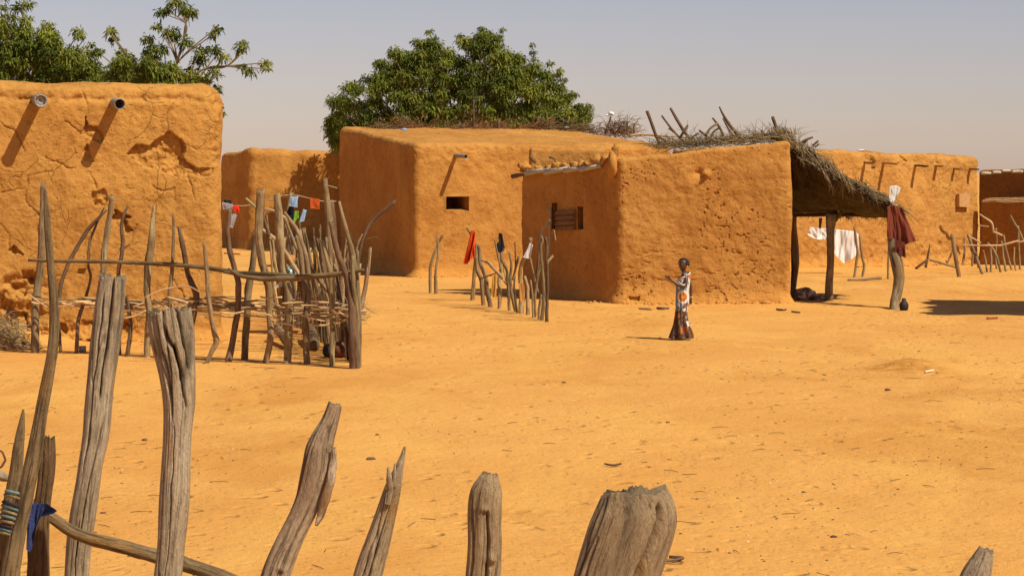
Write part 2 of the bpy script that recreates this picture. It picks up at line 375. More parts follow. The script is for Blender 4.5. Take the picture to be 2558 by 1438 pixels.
def tube(b, pts, rad, n=8, seg=None, seed=0, rough=.12, flat=1.0, jag=0.0, groove=0.0, tint=(1, 1, 1), lin=False, splits=(), knots=(), shape=0.0):
    """pts (m,3), rad (m,) : an irregular round stick; first point is its (broken) top end"""
    pr = np.concatenate([np.asarray(pts, float), np.asarray(rad, float)[:, None]], 1)
    ln = np.linalg.norm(np.diff(pr[:, :3], axis=0), axis=1).sum()
    if seg is None: seg = max(len(pts) * 2, int(ln / max(.03, 2.0 * np.mean(rad))))
    seg = min(seg, 420)
    if lin:
        cu = np.concatenate([[0], np.cumsum(np.linalg.norm(np.diff(pr[:, :3], axis=0), axis=1))]); tt = np.linspace(0, cu[-1], seg)
        c = np.stack([np.interp(tt, cu, pr[:, k_]) for k_ in range(4)], 1); w_ = max(1, seg // 26); kr = np.ones(2 * w_ + 1) / (2 * w_ + 1)
        c = np.stack([np.convolve(np.pad(c[:, k_], w_, mode='reflect', reflect_type='odd'), kr, 'valid') for k_ in range(4)], 1)
        hf = np.stack([tt / (np.mean(rad) * 5), tt * 0, tt * 0], 1); ha = .03 if n > 40 else .2; c[:, 0] += ha * np.mean(rad) * fbm(hf, 3, seed + 50); c[:, 1] += ha * .5 * np.mean(rad) * fbm(hf, 3, seed + 60)
    else: c = catmull(pr, seg)
    ctr = c[:, :3]; rr = np.maximum(c[:, 3], .0015)
    T = np.gradient(ctr, axis=0); T /= np.linalg.norm(T, axis=1, keepdims=True) + 1e-12
    up = np.array([0, 1.0, 0])
    if lin and seg > 60:
        w2 = seg // 10; T = np.stack([np.convolve(np.pad(T[:, k_], w2, mode='edge'), np.ones(2 * w2 + 1) / (2 * w2 + 1), 'valid') for k_ in range(3)], 1); T /= np.linalg.norm(T, axis=1, keepdims=True)
    if abs(T[:, 1]).mean() > .8: up = np.array([1.0, 0, 0])
    X = np.cross(T, up); X /= np.linalg.norm(X, axis=1, keepdims=True) + 1e-12; Yv = np.cross(X, T)
    s = np.concatenate([[0], np.cumsum(np.linalg.norm(np.diff(ctr, axis=0), axis=1))])
    th = np.linspace(0, 2 * np.pi, n, endpoint=False)
    S, TH = np.meshgrid(s, th, indexing='ij'); RR = rr[:, None] * np.ones(n); DK = None
    mr = float(np.mean(rr))
    q = np.stack([np.cos(TH) * 1.1, np.sin(TH) * 1.1, S / (mr * 3.2)], -1).reshape(-1, 3)
    k = 1 + rough * 2 * fbm(q, 2, seed).reshape(S.shape)
    if groove:
        q2 = np.stack([np.cos(TH) * 1.9, np.sin(TH) * 1.9, S / (mr * 11)], -1).reshape(-1, 3)
        wq = np.stack([np.cos(TH) * 2, np.sin(TH) * 2, S / (mr * 2.2)], -1).reshape(-1, 3)
        q2[:, 0] += .22 * vn(wq, seed + 4); q2[:, 1] += .22 * vn(wq, seed + 5)
        a = 1 - sm(np.abs(vn(q2, seed + 2)) / .13)
        q3 = np.stack([np.cos(TH) * 4.5, np.sin(TH) * 4.5, S / (mr * 7)], -1).reshape(-1, 3) + .3 * (q2 - q)
        a2 = 1 - sm(np.abs(vn(q3, seed + 7)) / .16)
        amp_ = .35 + .65 * sm((vn(q * .5, seed + 8) + .5) / .8)
        k = k - groove * (1.5 * a + .6 * a2).reshape(S.shape) * amp_.reshape(S.shape) + .03 * fbm(q3, 3, seed + 1).reshape(S.shape)
        kn = vn(np.stack([np.cos(TH) * 1.3, np.sin(TH) * 1.3, S / (mr * 2.6)], -1).reshape(-1, 3), seed + 6).reshape(S.shape)
        k = k + (.07 * sm((kn - .6) / .25) if not splits else 0)
        DK = 1 - (.62 * a + .30 * a2).reshape(S.shape) * amp_.reshape(S.shape)
    for (kf, ks, kr, kh) in knots:
        t0 = 1.5 * np.pi + math.asin(kf); da = np.abs((TH - t0 + np.pi) % (2 * np.pi) - np.pi) * mr; ds = (S - ks * s[-1]); r2 = np.hypot(da, ds) / kr
        k = k + kh * np.exp(-r2 ** 2) - kh * .8 * np.exp(-((ds - kr * .9) / (kr * .45)) ** 2 - (da / (kr * .6)) ** 2)
    if shape: k = k + shape * np.cos(3 * TH + 2.0) + shape * .6 * np.cos(5 * TH + .7)
    for (f0, f1, s0, s1, wd, dp) in splits:      # long drying splits on the near face
        fr = (s / s[-1] - s0) / (s1 - s0); inn = sm(fr / .08) * sm((1 - fr) / .12); t0 = 1.5 * np.pi + np.arcsin(np.clip(f0 + (f1 - f0) * np.clip(fr, 0, 1), -.97, .97)) + .10 * vn(np.stack([s / (mr * 1.1), s * 0, s * 0], 1), int(wd * 900) + seed)
        da = np.abs((TH - t0[:, None] + np.pi) % (2 * np.pi) - np.pi); g_ = (1 - sm(da / (wd * (.35 + .65 * inn[:, None])))) * inn[:, None]
        k = k - dp * g_; DK = (DK if DK is not None else 1) * (1 - .7 * g_)
    RR = RR * k
    V = ctr[:, None, :] + X[:, None, :] * (np.cos(TH) * RR)[..., None] + Yv[:, None, :] * (np.sin(TH) * RR * flat)[..., None]
    if jag:
        q4 = np.stack([np.cos(th) * 2.0, np.sin(th) * 2.0, th * 0], -1); q5 = q4 * 3.1
        off = (vn(q4, seed + 11) * .6 + np.abs(vn(q5 * 1.6, seed + 12)) * -.7 + vn(q5 * 3, seed + 13) * .25) * jag * rr[:4].mean()
        wgt = np.clip(1 - s / (jag * 2.2 * rr[:4].mean() + 1e-6), 0, 1)
        V = V + T[:, None, :] * (off[None, :] * wgt[:, None])[..., None]
    V = V.reshape(-1, 3); G = np.stack([np.cos(TH) * rr[:, None], np.sin(TH) * rr[:, None], S + seed * 3.7], -1).reshape(-1, 3)
    f = []
    for a in range(seg - 1):
        o = a * n
        for t in range(n): t2 = (t + 1) % n; f.append((o + t, o + n + t, o + n + t2, o + t2))
    m = len(V)
    ring0 = V[:n].mean(0) + T[0] * rr[0] * (.10 * (1 if jag else -1)); ring1 = V[-n:].mean(0)
    V = np.concatenate([V, [ring0, ring1]]); G = np.concatenate([G, [[0, 0, 0], [0, 0, s[-1]]]])
    for t in range(n):
        t2 = (t + 1) % n; f.append((m, t, t2)); f.append((m + 1, m - n + t2, m - n + t))
    tc_ = np.tile(np.array(tint, float), (len(V), 1))
    if DK is not None: tc_[:-2] *= DK.reshape(-1, 1)
    b.add(V, f, G, tc_)

def pstick(b, pts, Y, dy=0.0, n=7, rough=.10, jag=.6, groove=0, seed=None, Y1=None, wob=.35, **kw):
    """stick given by (px,py,halfwidth) in the photograph's frame at depth Y; wob bends it a little in depth"""
    seed = random.randrange(999) if seed is None else seed
    m = len(pts); ys = np.linspace(Y, Y1 if Y1 else Y, m); hw = [q[2] if len(q) > 2 else 4 for q in pts]
    W = []
    for i, q in enumerate(pts):
        yy = ys[i] + (wob * np.mean(hw) * Y / F * 3 * math.sin(i * 1.7 + seed) if 0 < i < m - 1 else 0)
        W.append(P(q[0], q[1], yy))
    tube(b, W, [h * Y / F for h in hw], lin=(n > 6), n=n, rough=rough, jag=jag, groove=groove, seed=seed, **kw)
    return W
def tn(lo=.75, hi=1.2, warm=.06):
    v = random.uniform(lo, hi); return (v * (1 + random.uniform(-warm, warm)), v, v * (1 - random.uniform(-warm, warm)))

# ---- A: big house at the left
exA, eyA = rot(16)
YA = YG(850); FRa = np.array([(560 - CX) * YA / F, YA]); FLa = FRa - exA * 6.2
hA = thing('mud_house', 'tall mud house with cracked, peeling plaster at left edge, two metal rain spouts', 'house', (FRa[0] - 3, FRa[1] + 1, 0))
peels = [
    ([(318, 384), (345, 358), (370, 364), (418, 325), (440, 338), (456, 356), (462, 378), (456, 396), (470, 408), (488, 417), (530, 422), (531, 436), (500, 442), (470, 436), (440, 440), (400, 430), (360, 416), (335, 402)], .075),
    ([(203, 330), (214, 314), (211, 290), (221, 316), (243, 320), (256, 342), (251, 356), (231, 345), (214, 336)], .08),
    ([(208, 378), (217, 362), (228, 384), (238, 404), (214, 396)], .08),
    ([(228, 480), (262, 473), (273, 488), (270, 505), (258, 515), (240, 512), (230, 500)], .06),
    ([(283, 524), (303, 536), (330, 540), (312, 550), (320, 564), (338, 577), (314, 583), (302, 570), (288, 560)], .07),
    ([(18, 622), (36, 611), (62, 641), (40, 636)], .07),
    ([(52, 676), (92, 680), (86, 700), (58, 694)], .07),
    ([(195, 668), (215, 672), (208, 690), (196, 684)], .05),
    ([(250, 795), (300, 800), (330, 815), (280, 818)], .06),
]
cracksA = [[(0, 480), (60, 470), (70, 440), (130, 425)], [(110, 392), (150, 408), (190, 420)], [(420, 325), (416, 290), (428, 262)], [(455, 395), (470, 450), (490, 500)],
           [(300, 640), (330, 600), (345, 560)], [(225, 430), (240, 470)], [(60, 240), (105, 238), (112, 252)], [(380, 460), (400, 480), (430, 470), (436, 500)],
           [(290, 790), (270, 750), (262, 715)], [(0, 300), (40, 330), (60, 380)], [(160, 300), (190, 320), (205, 335)], [(0, 560), (20, 585), (24, 620)],
           [(430, 700), (460, 740), (500, 750)], [(350, 240), (380, 262), (420, 258)], [(70, 440), (62, 500), (100, 540), (95, 600)], [(210, 225), (215, 260)]]
def featA(x, y, pos):
    d = np.zeros(len(x))
    for poly, dp in peels:
        xs, ys = [q[0] for q in poly], [q[1] for q in poly]
        bb = (x > min(xs)) & (x < max(xs)) & (y > min(ys)) & (y < max(ys))
        ii = np.where(bb)[0]
        if len(ii):
            ok = in_poly(x[ii], y[ii], poly); d[ii] = np.maximum(d[ii], np.where(ok, 1.45 * dp * np.clip((max(ys) + 12 - y[ii]) / 60, .5, 1), 0))
    rgh = fbm(pos * 7, 4, 61)
    d = d + np.where(d > 0, .07 * rgh + .02 * vn(pos * 22, 63), 0)
    for c in cracksA: d = np.maximum(d, .028 * (1 - sm(seg_d(x, y, c) / 2.6)))
    # crumbled foot of the wall
    m1 = sm((y - 690 + x * .9) / 60) * sm((y - 670) / 30) * sm((170 - x) / 60); m2 = sm((y - 785 + 20 * vn(pos * 2, 7)) / 20) * sm((380 - x) / 80)
    mm = np.maximum(m1, m2); d = d + mm * (.10 + .16 * rgh + .05 * np.sign(vn(pos * 5, 77)))
    # crumbly cornice band below the rim and along the right edge
    band = np.exp(-((y - 243 - (x > 330) * (x - 330) * .05) / 9) ** 2); d = d + band * (.045 + .07 * fbm(pos * 6, 3, 31))
    band = np.exp(-((y - 222) / 5) ** 2); d = d - band * .02
    d = d + sm((x - 480) / 50) * sm((470 - y) / 80) * .05 * fbm(pos * 8, 3, 44)
    return d
block('wall', MUD_A, hA, (FLa, FRa, FRa + eyA * 5, FLa + eyA * 5), (4.22, 4.12, 4.16, 4.26), r=.34, nu=430, nv=60, nz=300, amp=(.06, .035, .016), feat=featA, seed=2, topn=.05)
METAL = plain('old_tin', (.36, .32, .26), .55, .5, .55, 22, .01)
def spout(name, parent, px, py, A, d, dn, ln, r, wall_in=.35, mat=METAL, down=-.05, rim=True, half=False):
    q = on_line(px, A, d); tipY = q[1]; root = np.array([q[0], q[1], HC - (py - HY) * tipY / F])
    o = np.array([-dn[0], -dn[1], 0]); o = o / np.linalg.norm(o); ax = o + np.array([0, 0, down]); ax /= np.linalg.norm(ax)
    x = np.cross(ax, [0, 0, 1]); x /= np.linalg.norm(x); up = np.cross(x, ax); b = Buf(); n = 20; V = []
    prof = [(-wall_in, r), (ln - .01, r), (ln, r * (1.12 if rim else 1)), (ln + .012, r * (1.12 if rim else 1)), (ln + .012, r * .86), (ln - .04, r * .84), (-wall_in * .2, r * .84)]
    rng = range(n) if not half else range(n)
    for (t, rr) in prof:
        for k in rng:
            a = 2 * np.pi * k / n if not half else np.pi + np.pi * k / (n - 1)
            V.append(root + ax * t + x * math.cos(a) * rr * (1 + .04 * math.sin(3 * a)) + up * math.sin(a) * rr)
    f = []
    for a in range(len(prof) - 1):
        for k in range(n if not half else n - 1): k2 = (k + 1) % n; f.append((a * n + k, a * n + n + k, a * n + n + k2, a * n + k2))
    if not half: V.append(root); f += [((len(prof) - 1) * n + k, len(V) - 1, (len(prof) - 1) * n + (k + 1) % n) for k in range(n)]
    b.add(V, f); return b.build(name, mat, parent, smooth=True)
s1 = spout('rain_spout', hA, 93, 250, FRa, exA, eyA, .62, .095); s1['label'] = 'round silver tin spout with a dished end'
b = Buf()   # the dished tin bottom closing most of the left spout
q = on_line(93, FRa, exA); o3 = np.array([-eyA[0], -eyA[1], -.05]); o3 /= np.linalg.norm(o3); rt = np.array([q[0], q[1], HC - (250 - HY) * q[1] / F]) + o3 * .6
x3 = np.cross(o3, [0, 0, 1]); x3 /= np.linalg.norm(x3); u3 = np.cross(x3, o3); V = [rt - o3 * .03]; f = []
for a, (rr, t) in enumerate(((.03, -.02), (.05, .0), (.068, -.02), (.084, .012))):
    for k in range(20): V.append(rt + o3 * t + x3 * math.cos(k * np.pi / 10) * rr + u3 * math.sin(k * np.pi / 10) * rr)
for k in range(20): f.append((0, 1 + (k + 1) % 20, 1 + k))
for a in range(3):
    for k in range(20): f.append((1 + a * 20 + k, 1 + a * 20 + (k + 1) % 20, 21 + a * 20 + (k + 1) % 20, 21 + a * 20 + k))
b.add(V, f); b.build('spout_cap', METAL, s1)
s2 = spout('rain_spout', hA, 288, 258, FRa, exA, eyA, .60, .088, rim=False); s2['label'] = 'open bent spout with a dark hollow'

# ---- B: far house between the left house and the middle house
exB, eyB = rot(14)
FLb = np.array([(622 - CX) * YG(622) / F, YG(622)]); FRb = FLb + exB * 4.2; BLb = np.array([(545 - CX) * 88.0 / F, 88.0])
hB = thing('mud_house', 'small distant mud house dappled by tree shadow, behind the stick pen', 'house', (FLb[0] + 1, FLb[1] + 2, 0))
block('wall', MUD_C, hB, (FLb, FRb, FRb + eyB * 3.2, BLb), (3.62, 3.42, 3.4, 3.45), r=.25, nu=100, nv=60, nz=70, amp=(.10, .05, .012), seed=5, topn=.12)

# ---- C: middle house
exC, eyC = rot(22)
YC = YG(692); FLc = np.array([(1036 - CX) * YC / F, YC]); FRc = FLc + exC * 7.4; BLc = FLc + eyC * 6.4; BRc = FRc + eyC * 6.4
hC = thing('mud_house', 'long middle mud house with a small dark window hole and brushwood along its roof', 'house', (FLc[0] + 3, FLc[1] + 3, 0))
def featC(x, y, pos):
    d = .05 * fbm(pos * 7, 3, 12) * np.exp(-((y - 398) / 16) ** 2)
    d = d + .03 * np.exp(-((y - 372) / 5) ** 2) * (fbm(pos * 5, 2, 4) > 0)
    e = seg_d(x, y, [(1117, 523), (1117, 493), (1167, 493), (1167, 523)])
    d = d - .025 * np.exp(-(e / 7) ** 2)          # raised mud rim round the opening
    return d
block('wall', MUD_C, hC, (FLc, FRc, BRc, BLc), (3.47, 3.42, 3.98, 4.02), r=.16, nu=260, nv=140, nz=130, amp=(.07, .03, .010), feat=featC,
      holes=[(1113, 490, 1172, 525, 'front')], seed=8, topn=.06)
hole_box('window', MUD_C, hC, 1113, 490, 1172, 525, FLc, exC, eyC, .9, 1.5)
sp = spout('rain_spout', hC, 1138, 388, FLc, exC, eyC, .75, .055, rim=False); sp['label'] = 'short tin spout above the window'
# rough notch where the front house wall stump joins
# ---- D: front house
YD = YG(757); FLd = np.array([(1547 - CX) * YD / F, YD]); FRd = np.array([(1977 - CX) * (YD + .1) / F, YD + .1])
dS = np.array([-2.03, 3.3]); dS /= np.linalg.norm(dS); BLd = on_line(1300, FLd, dS); BRd = np.array([FRd[0] + .05, BLd[1] + .3])
hD = thing('mud_house', 'front mud house with pitted plaster, shaded side wall and sticks bristling from its roof', 'house', (FLd[0] + 1.5, FLd[1] + 2, 0))
def featD(x, y, pos):
    d = .016 * fbm(pos * [6, 6, 11], 3, 22) * sm((fbm(pos * 1.5, 2, 40) + .1) / .3)
    d = d + .030 * sm((fbm(pos * [17, 17, 30], 2, 71) - .30) / .12) * sm((fbm(pos * 1.3, 2, 99) + .02) / .15)
    d = d + .014 * sm((fbm(pos * [4, 4, 16], 3, 88) - .26) / .08) * sm((y - 560) / 80)
    d = d + .08 * np.exp(-(((x - 1748) / 12) ** 2 + ((y - 436) / 9) ** 2)) - .09 * np.exp(-(((x - 1764) / 7) ** 2 + ((y - 436) / 7) ** 2))
    d = d - .05 * np.exp(-(((x - 1765) / 8) ** 2 + ((y - 437) / 6) ** 2))
    d = d + .07 * (np.abs(x - 1583) < 14) * (np.abs(y - 746) < 5)
    return d
block('wall', MUD_D, hD, (FLd, FRd, BRd, BLd), (3.03, 3.40, 3.2, 2.70), r=.11, nu=330, nv=130, nz=230, amp=(.05, .03, .014), feat=featD,
      holes=[(1378, 507, 1391, 572, 'side'), (1440, 516, 1455, 573, 'side')], seed=12, topn=.05)
nS = np.array([dS[1], -dS[0]]); nS = nS if nS[0] > 0 else -nS
for (x0, y0, x1, y1) in ((1378, 507, 1391, 572), (1440, 516, 1455, 573)):
    hole_box('window', MUD_G, hD, x0, y0, x1, y1, FLd, dS, nS, .35, 1.2)
def side_pt(px, py, outw=0.0):
    q = on_line(px, FLd, dS); q = q - nS * outw; return np.array([q[0], q[1], HC - (py - HY) * q[1] / F])
# shutter of thin wooden slats between the two slots, with a pale stick leaning beside it
b = Buf()
for k in range(4):
    y0 = 527 + k * 13
    c = [side_pt(1392, y0, .05), side_pt(1438, y0 - 2, .05), side_pt(1438, y0 + 8, .07), side_pt(1392, y0 + 10, .07)]; c2 = [side_pt(1392, y0, .0), side_pt(1438, y0 - 2, .0), side_pt(1438, y0 + 8, .0), side_pt(1392, y0 + 10, .0)]
    b.add(c + c2, [(0, 3, 2, 1), (0, 1, 5, 4), (1, 2, 6, 5), (2, 3, 7, 6), (3, 0, 4, 7)])
b.build('shutter', plain('shutter_wood', (.25, .125, .045), .8, .2, .3, 12), hD, smooth=False)
b = Buf(); tube(b, [side_pt(1385, 519, .12), side_pt(1387, 560, .13), side_pt(1389, 640, .18)], [.05, .035, .02], seed=4, jag=.5); b.build('prop_stick', WOOD_L, hD)
# rounded buttress at the front corner and mud lumps that hold the rain tiles
b = Buf(); zc = 2.95
base = side_pt(1530, 757)[:2]
def lump(b, c, r3, seed, n=14, m=9, ra=.5):
    V = []; f = []
    for a in range(m + 1):
        ph = np.pi * a / m
        for k in range(n): t = 2 * np.pi * k / n; V.append((math.sin(ph) * math.cos(t), math.sin(ph) * math.sin(t), math.cos(ph)))
    V = np.array(V); k_ = 1 + ra * fbm(V * 2.1, 3, seed); W = V * k_[:, None] * np.array(r3) + np.array(c)
    for a in range(m):
        for k in range(n): k2 = (k + 1) % n; f.append((a * n + k, a * n + n + k, a * n + n + k2, a * n + k2))
    b.add(W, f)
zt = HC - (395 - HY) * base[1] / F
lump(b, (base[0], base[1], zt - .15), (.12, .24, .30), 3, 24, 16, .3); b.build('buttress', MUD_D, hD)
for (x, y, r) in ((1312, 418, 13), (1345, 424, 9), (1372, 421, 8), (1392, 417, 11), (1412, 415, 9), (1436, 415, 9), (1455, 413, 10), (1466, 411, 7), (1491, 402, 13), (1515, 398, 10)):
    b = Buf(); q = side_pt(x, y - 1, .02); lump(b, q, (r * .0105, .08, r * .0085), int(x), 12, 8, 1.0); b.build('mud_lump', MUD_D, hD)
TILE = plain('pale_rain_tile', (.50, .44, .33), .6, .4, .35, 20)
TILEB = plain('rust_rain_tile', (.17, .07, .045), .7, .3, .3, 20)
for (x0, y0, x1, y1, mt, r) in ((1297, 441, 1330, 431, TILEB, 4.8), (1331, 433, 1378, 423, TILE, 6), (1379, 431, 1425, 421, TILE, 6.5), (1427, 427, 1466, 419, TILE, 5.5), (1465, 424, 1508, 414, TILE, 5.5)):
    b = Buf(); a0 = side_pt(x0, y0, .18); a1 = side_pt(x1, y1, .05); n = 14; ax = a1 - a0; ax /= np.linalg.norm(ax)
    xx = np.cross(ax, [0, 0, 1]); xx /= np.linalg.norm(xx); uu = np.cross(xx, ax); V = []; f = []
    for (pt, rr) in ((a0, r), (a0, r * .78), (a1, r * .7), (a1, r * .9)):
        pass
    for rr, s_ in ((r * 1.2, 0), (r * .85, 1), (r * .70, 1), (r * 1.0, 0)):
        for k in range(n): t = 2 * np.pi * k / n; V.append((a0 if s_ == 0 else a1) + xx * math.cos(t) * rr * .0088 + uu * math.sin(t) * rr * .0088)
    for a in range(4):
        for k in range(n): k2 = (k + 1) % n; e = (a + 1) % 4; f.append((a * n + k, a * n + k2, e * n + k2, e * n + k))
    b.add(V, f); b.build('roof_tile', mt, hD, label='rust coloured rain tile' if mt is TILEB else None)
# low back parapet seen over the tiles, with its broken stubs
exP, eyP = rot(6)
YP = BLd[1] + .75; FLp = np.array([(1324 - CX) * YP / F, YP]); FRp = on_line(1512, FLp, exP)
block('parapet', MUD_C, hD, (FLp, FRp, FRp + eyP * .35, FLp + eyP * .35), (HC - (367 - HY) * YP / F, HC - (374 - HY) * YP / F) * 2, r=.07, nu=80, nv=14, nz=70, amp=(.03, .02, .01), seed=31, topn=.06, zbot=0)
b = Buf(); lump(b, side_pt(1511, 382, -.25), (.07, .12, .17), 55); b.build('parapet_stub', MUD_G, hD)
b = Buf(); pstick(b, [(1324, 390, 4), (1332, 402, 4), (1339, 405, 3)], BLd[1] + .3); b.build('roof_stick', WOOD_D, hD)
b = Buf(); pstick(b, [(1372, 393, 2.5), (1382, 393, 2.5), (1388, 406, 1.5)], BLd[1] + .2); b.build('roof_stick', WOOD_D, hD)

# ---- F: right house with wooden gutters, G: dark wall at the far right
exF, eyF = rot(34)
YF = YG(668); AF = np.array([(2110 - CX) * YF / F, YF]); FRf = on_line(2447, AF, exF); FLf = AF - exF * 3.2
hF = thing('mud_house', 'pale mud house at right with a row of wooden gutters under its roofline', 'house', (AF[0] + 1, AF[1] + 3, 0))
def featF(x, y, pos):
    d = .05 * sm((y - 590) / 30) * (.4 + fbm(pos * 6, 3, 14)) + .02 * fbm(pos * 5, 3, 15)
    for gx in (2152, 2282, 2337, 2380, 2420): d = d + .06 * np.exp(-((x - gx) / 5) ** 2) * sm((418 - y) / 15)
    d = d + .07 * (in_poly(x, y, [(2158, 382), (2182, 390), (2186, 398), (2180, 425), (2158, 420)]) | in_poly(x, y, [(2225, 386), (2250, 384), (2268, 402), (2240, 398)])) 
    d = d - .03 * np.exp(-((x - 2150) / 30) ** 2) * sm((430 - y) / 15)
    return d
block('wall', MUD_F, hF, (FLf, FRf, FRf + eyF * 4, FLf + eyF * 4), (3.42, 3.17, 3.2, 3.4), r=.15, nu=300, nv=50, nz=140, amp=(.06, .04, .014), feat=featF, seed=17, topn=.13)
for (px, py, ln, mt, r) in ((2160, 404, .55, WOOD_P, .05), (2206, 405, .85, WOOD_L, .045), (2287, 411, .68, WOOD_D, .05), (2338, 412, .45, WOOD_L, .05), (2383, 420, .38, WOOD_P, .04), (2424, 420, .45, WOOD_P, .045)):
    spout('gutter', hF, px, py, AF, exF, eyF, ln * .72, r * 1.15, mat=mt, rim=False, half=True, wall_in=.2, down=-.06)
b = Buf(); dF = -eyF
c = []
for (x, y) in ((2389, 516), (2416, 518), (2416, 482), (2389, 484)):
    q = on_line(x, AF, exF); z = HC - (y - HY) * q[1] / F; c.append((q, z))
V = [np.array([q[0] + dF[0] * t, q[1] + dF[1] * t, z]) for t in (.13, -.05) for (q, z) in c]
b.add(V, [(0, 1, 2, 3), (0, 4, 5, 1), (1, 5, 6, 2), (2, 6, 7, 3), (3, 7, 4, 0)]); b.build('shutter', plain('pale_board', (.50, .27, .10), .8, .2, .15, 9), hF, smooth=False)
gA = np.array([(2443 - CX) * 73.0 / F, 73.0]); gD = np.array([.72, -.70]); gD /= np.linalg.norm(gD)
hG = thing('mud_wall', 'dark shaded mud building at the right edge with pale debris on its roof', 'building', (15, 68, 0))
gB = gA + gD * 5
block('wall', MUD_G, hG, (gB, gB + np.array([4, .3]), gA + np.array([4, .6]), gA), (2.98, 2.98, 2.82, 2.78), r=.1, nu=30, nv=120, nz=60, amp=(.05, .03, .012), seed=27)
b = Buf()
for (x0, x1, y) in ((2450, 2475, 433), (2480, 2500, 431), (2528, 2556, 429), (2503, 2524, 427)):
    pstick(b, [(x0, y, 3.5), ((x0 + x1) / 2, y - 1, 4), (x1, y, 3)], 70)
b.build('roof_scrap', plain('pale_roof_scrap', (.5, .45, .36), .7, .3, .3, 14), hG)
hH = thing('mud_wall', 'low dark mud wall topped with a pale straw line, below the right edge building', 'wall', (14, 66, 0))
kA = np.array([(2449 - CX) * 71.4 / F, 71.4]); kB = kA + gD * 4.2
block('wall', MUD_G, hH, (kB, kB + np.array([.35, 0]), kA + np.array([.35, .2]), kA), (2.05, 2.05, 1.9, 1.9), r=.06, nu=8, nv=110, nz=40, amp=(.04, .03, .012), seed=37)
b = Buf()
for k in range(26):
    x0 = random.uniform(2448, 2540); y0 = 499 + random.uniform(-5, 6)
    pstick(b, [(x0, y0, .8), (x0 + 25, y0 + random.uniform(-2, 2), .9), (x0 + 55, y0 + random.uniform(-2, 2), .6)], 69.6, n=4, jag=0)
b.build('straw_capping', WOOD_L, hH)

# ------------------------------------------------------------------ brushwood on roofs
def brush(name, parent, spots, mat, lo, hi, seed, wid=.006, curl=.5):
    rs = np.random.RandomState(seed); b = Buf()
    for (x, y, Y, rx, rz, n, col) in spots:
        c0 = np.array(P(x, y, Y))
        for k in range(n):
            c = c0 + rs.normal(0, 1, 3) * [rx * .55, rx * .45, rz * .4]; L = rs.uniform(lo, hi)
            d = rs.normal(0, 1, 3) * [1, 1, .55]; d[2] = abs(d[2]) * (1 if rs.rand() < .75 else -.4); d /= np.linalg.norm(d)
            e = rs.normal(0, curl, 3) * L * .5; pts = [c, c + d * L * .5 + e * .5, c + d * L + e * .3 - np.array([0, 0, .1 * L])]
            v = rs.uniform(.6, 1.25); cc = tuple(np.array(col) * v)
            tube(b, pts, [wid, wid * .9, wid * .5], n=3, seg=4, rough=0, tint=cc)
    return b.build(name, mat, parent)
BR = (.33, .16, .06); GR = (.20, .14, .07); RD = (.26, .09, .03)
spC = []
rs = random.Random(5)
for x in range(905, 1600, 8):
    t = (x - 845) / 800; Y = 69.0 + 3.2 * t - rs.uniform(0, 1.0)
    if rs.random() < .72: spC.append((x, 325 + 12 * t - 3 + rs.uniform(-3, 3), Y, .22, .16, 22, rs.choice([BR, GR, RD, BR])))
for (x, y, s_) in ((1000, 312, 1.2), (1030, 318, 1.3), (1180, 320, 1), (1240, 318, 1), (1345, 318, 1.5), (1372, 314, 1.3), (1340, 326, 1.2), (1435, 322, 1.2), (1475, 322, 1.2), (1545, 322, 1.5), (1560, 315, 1.4), (1535, 328, 1.3)):
    spC.append((x, y, 70.5, .25 * s_, .22 * s_, int(55 * s_), RD if 1150 < x < 1330 else rs.choice([BR, GR])))
bc = brush('roof_brush', hC, spC, STRAW, .18, .5, 3, .008); bc['label'] = 'tangle of dry thorn brush along the roof edge'
for pts, Yq in (([(1183, 250, 2.2), (1183, 290, 2.4), (1185, 332, 2.6)], 70), ([(1245, 300, 4), (1246, 330, 4.5)], 70), ([(1218, 310, 3), (1216, 332, 3)], 70),
                ([(1150, 306, 3), (1140, 332, 3)], 70), ([(1262, 312, 2), (1262, 332, 2)], 70), ([(1298, 318, 2), (1296, 334, 2)], 70),
                ([(1011, 292, 1.6), (1030, 322, 1.6)], 69.5), ([(880, 308, 1.6), (892, 322, 1.6)], 69), ([(1526, 292, 2.3), (1522, 305, 2.3), (1514, 325, 2.6), (1512, 335, 2.6)], 71),
                ([(1567, 303, 2), (1566, 335, 2.5)], 71), ([(1584, 308, 1.8), (1584, 336, 2.4)], 71), ([(1568, 340, 4), (1600, 336, 3), (1660, 340, 2.5), (1720, 344, 2)], 70.5)):
    b = Buf(); pstick(b, pts, Yq, n=6); b.build('roof_stick', WOOD_D if pts[0][0] != 1568 else WOOD_L, hC)

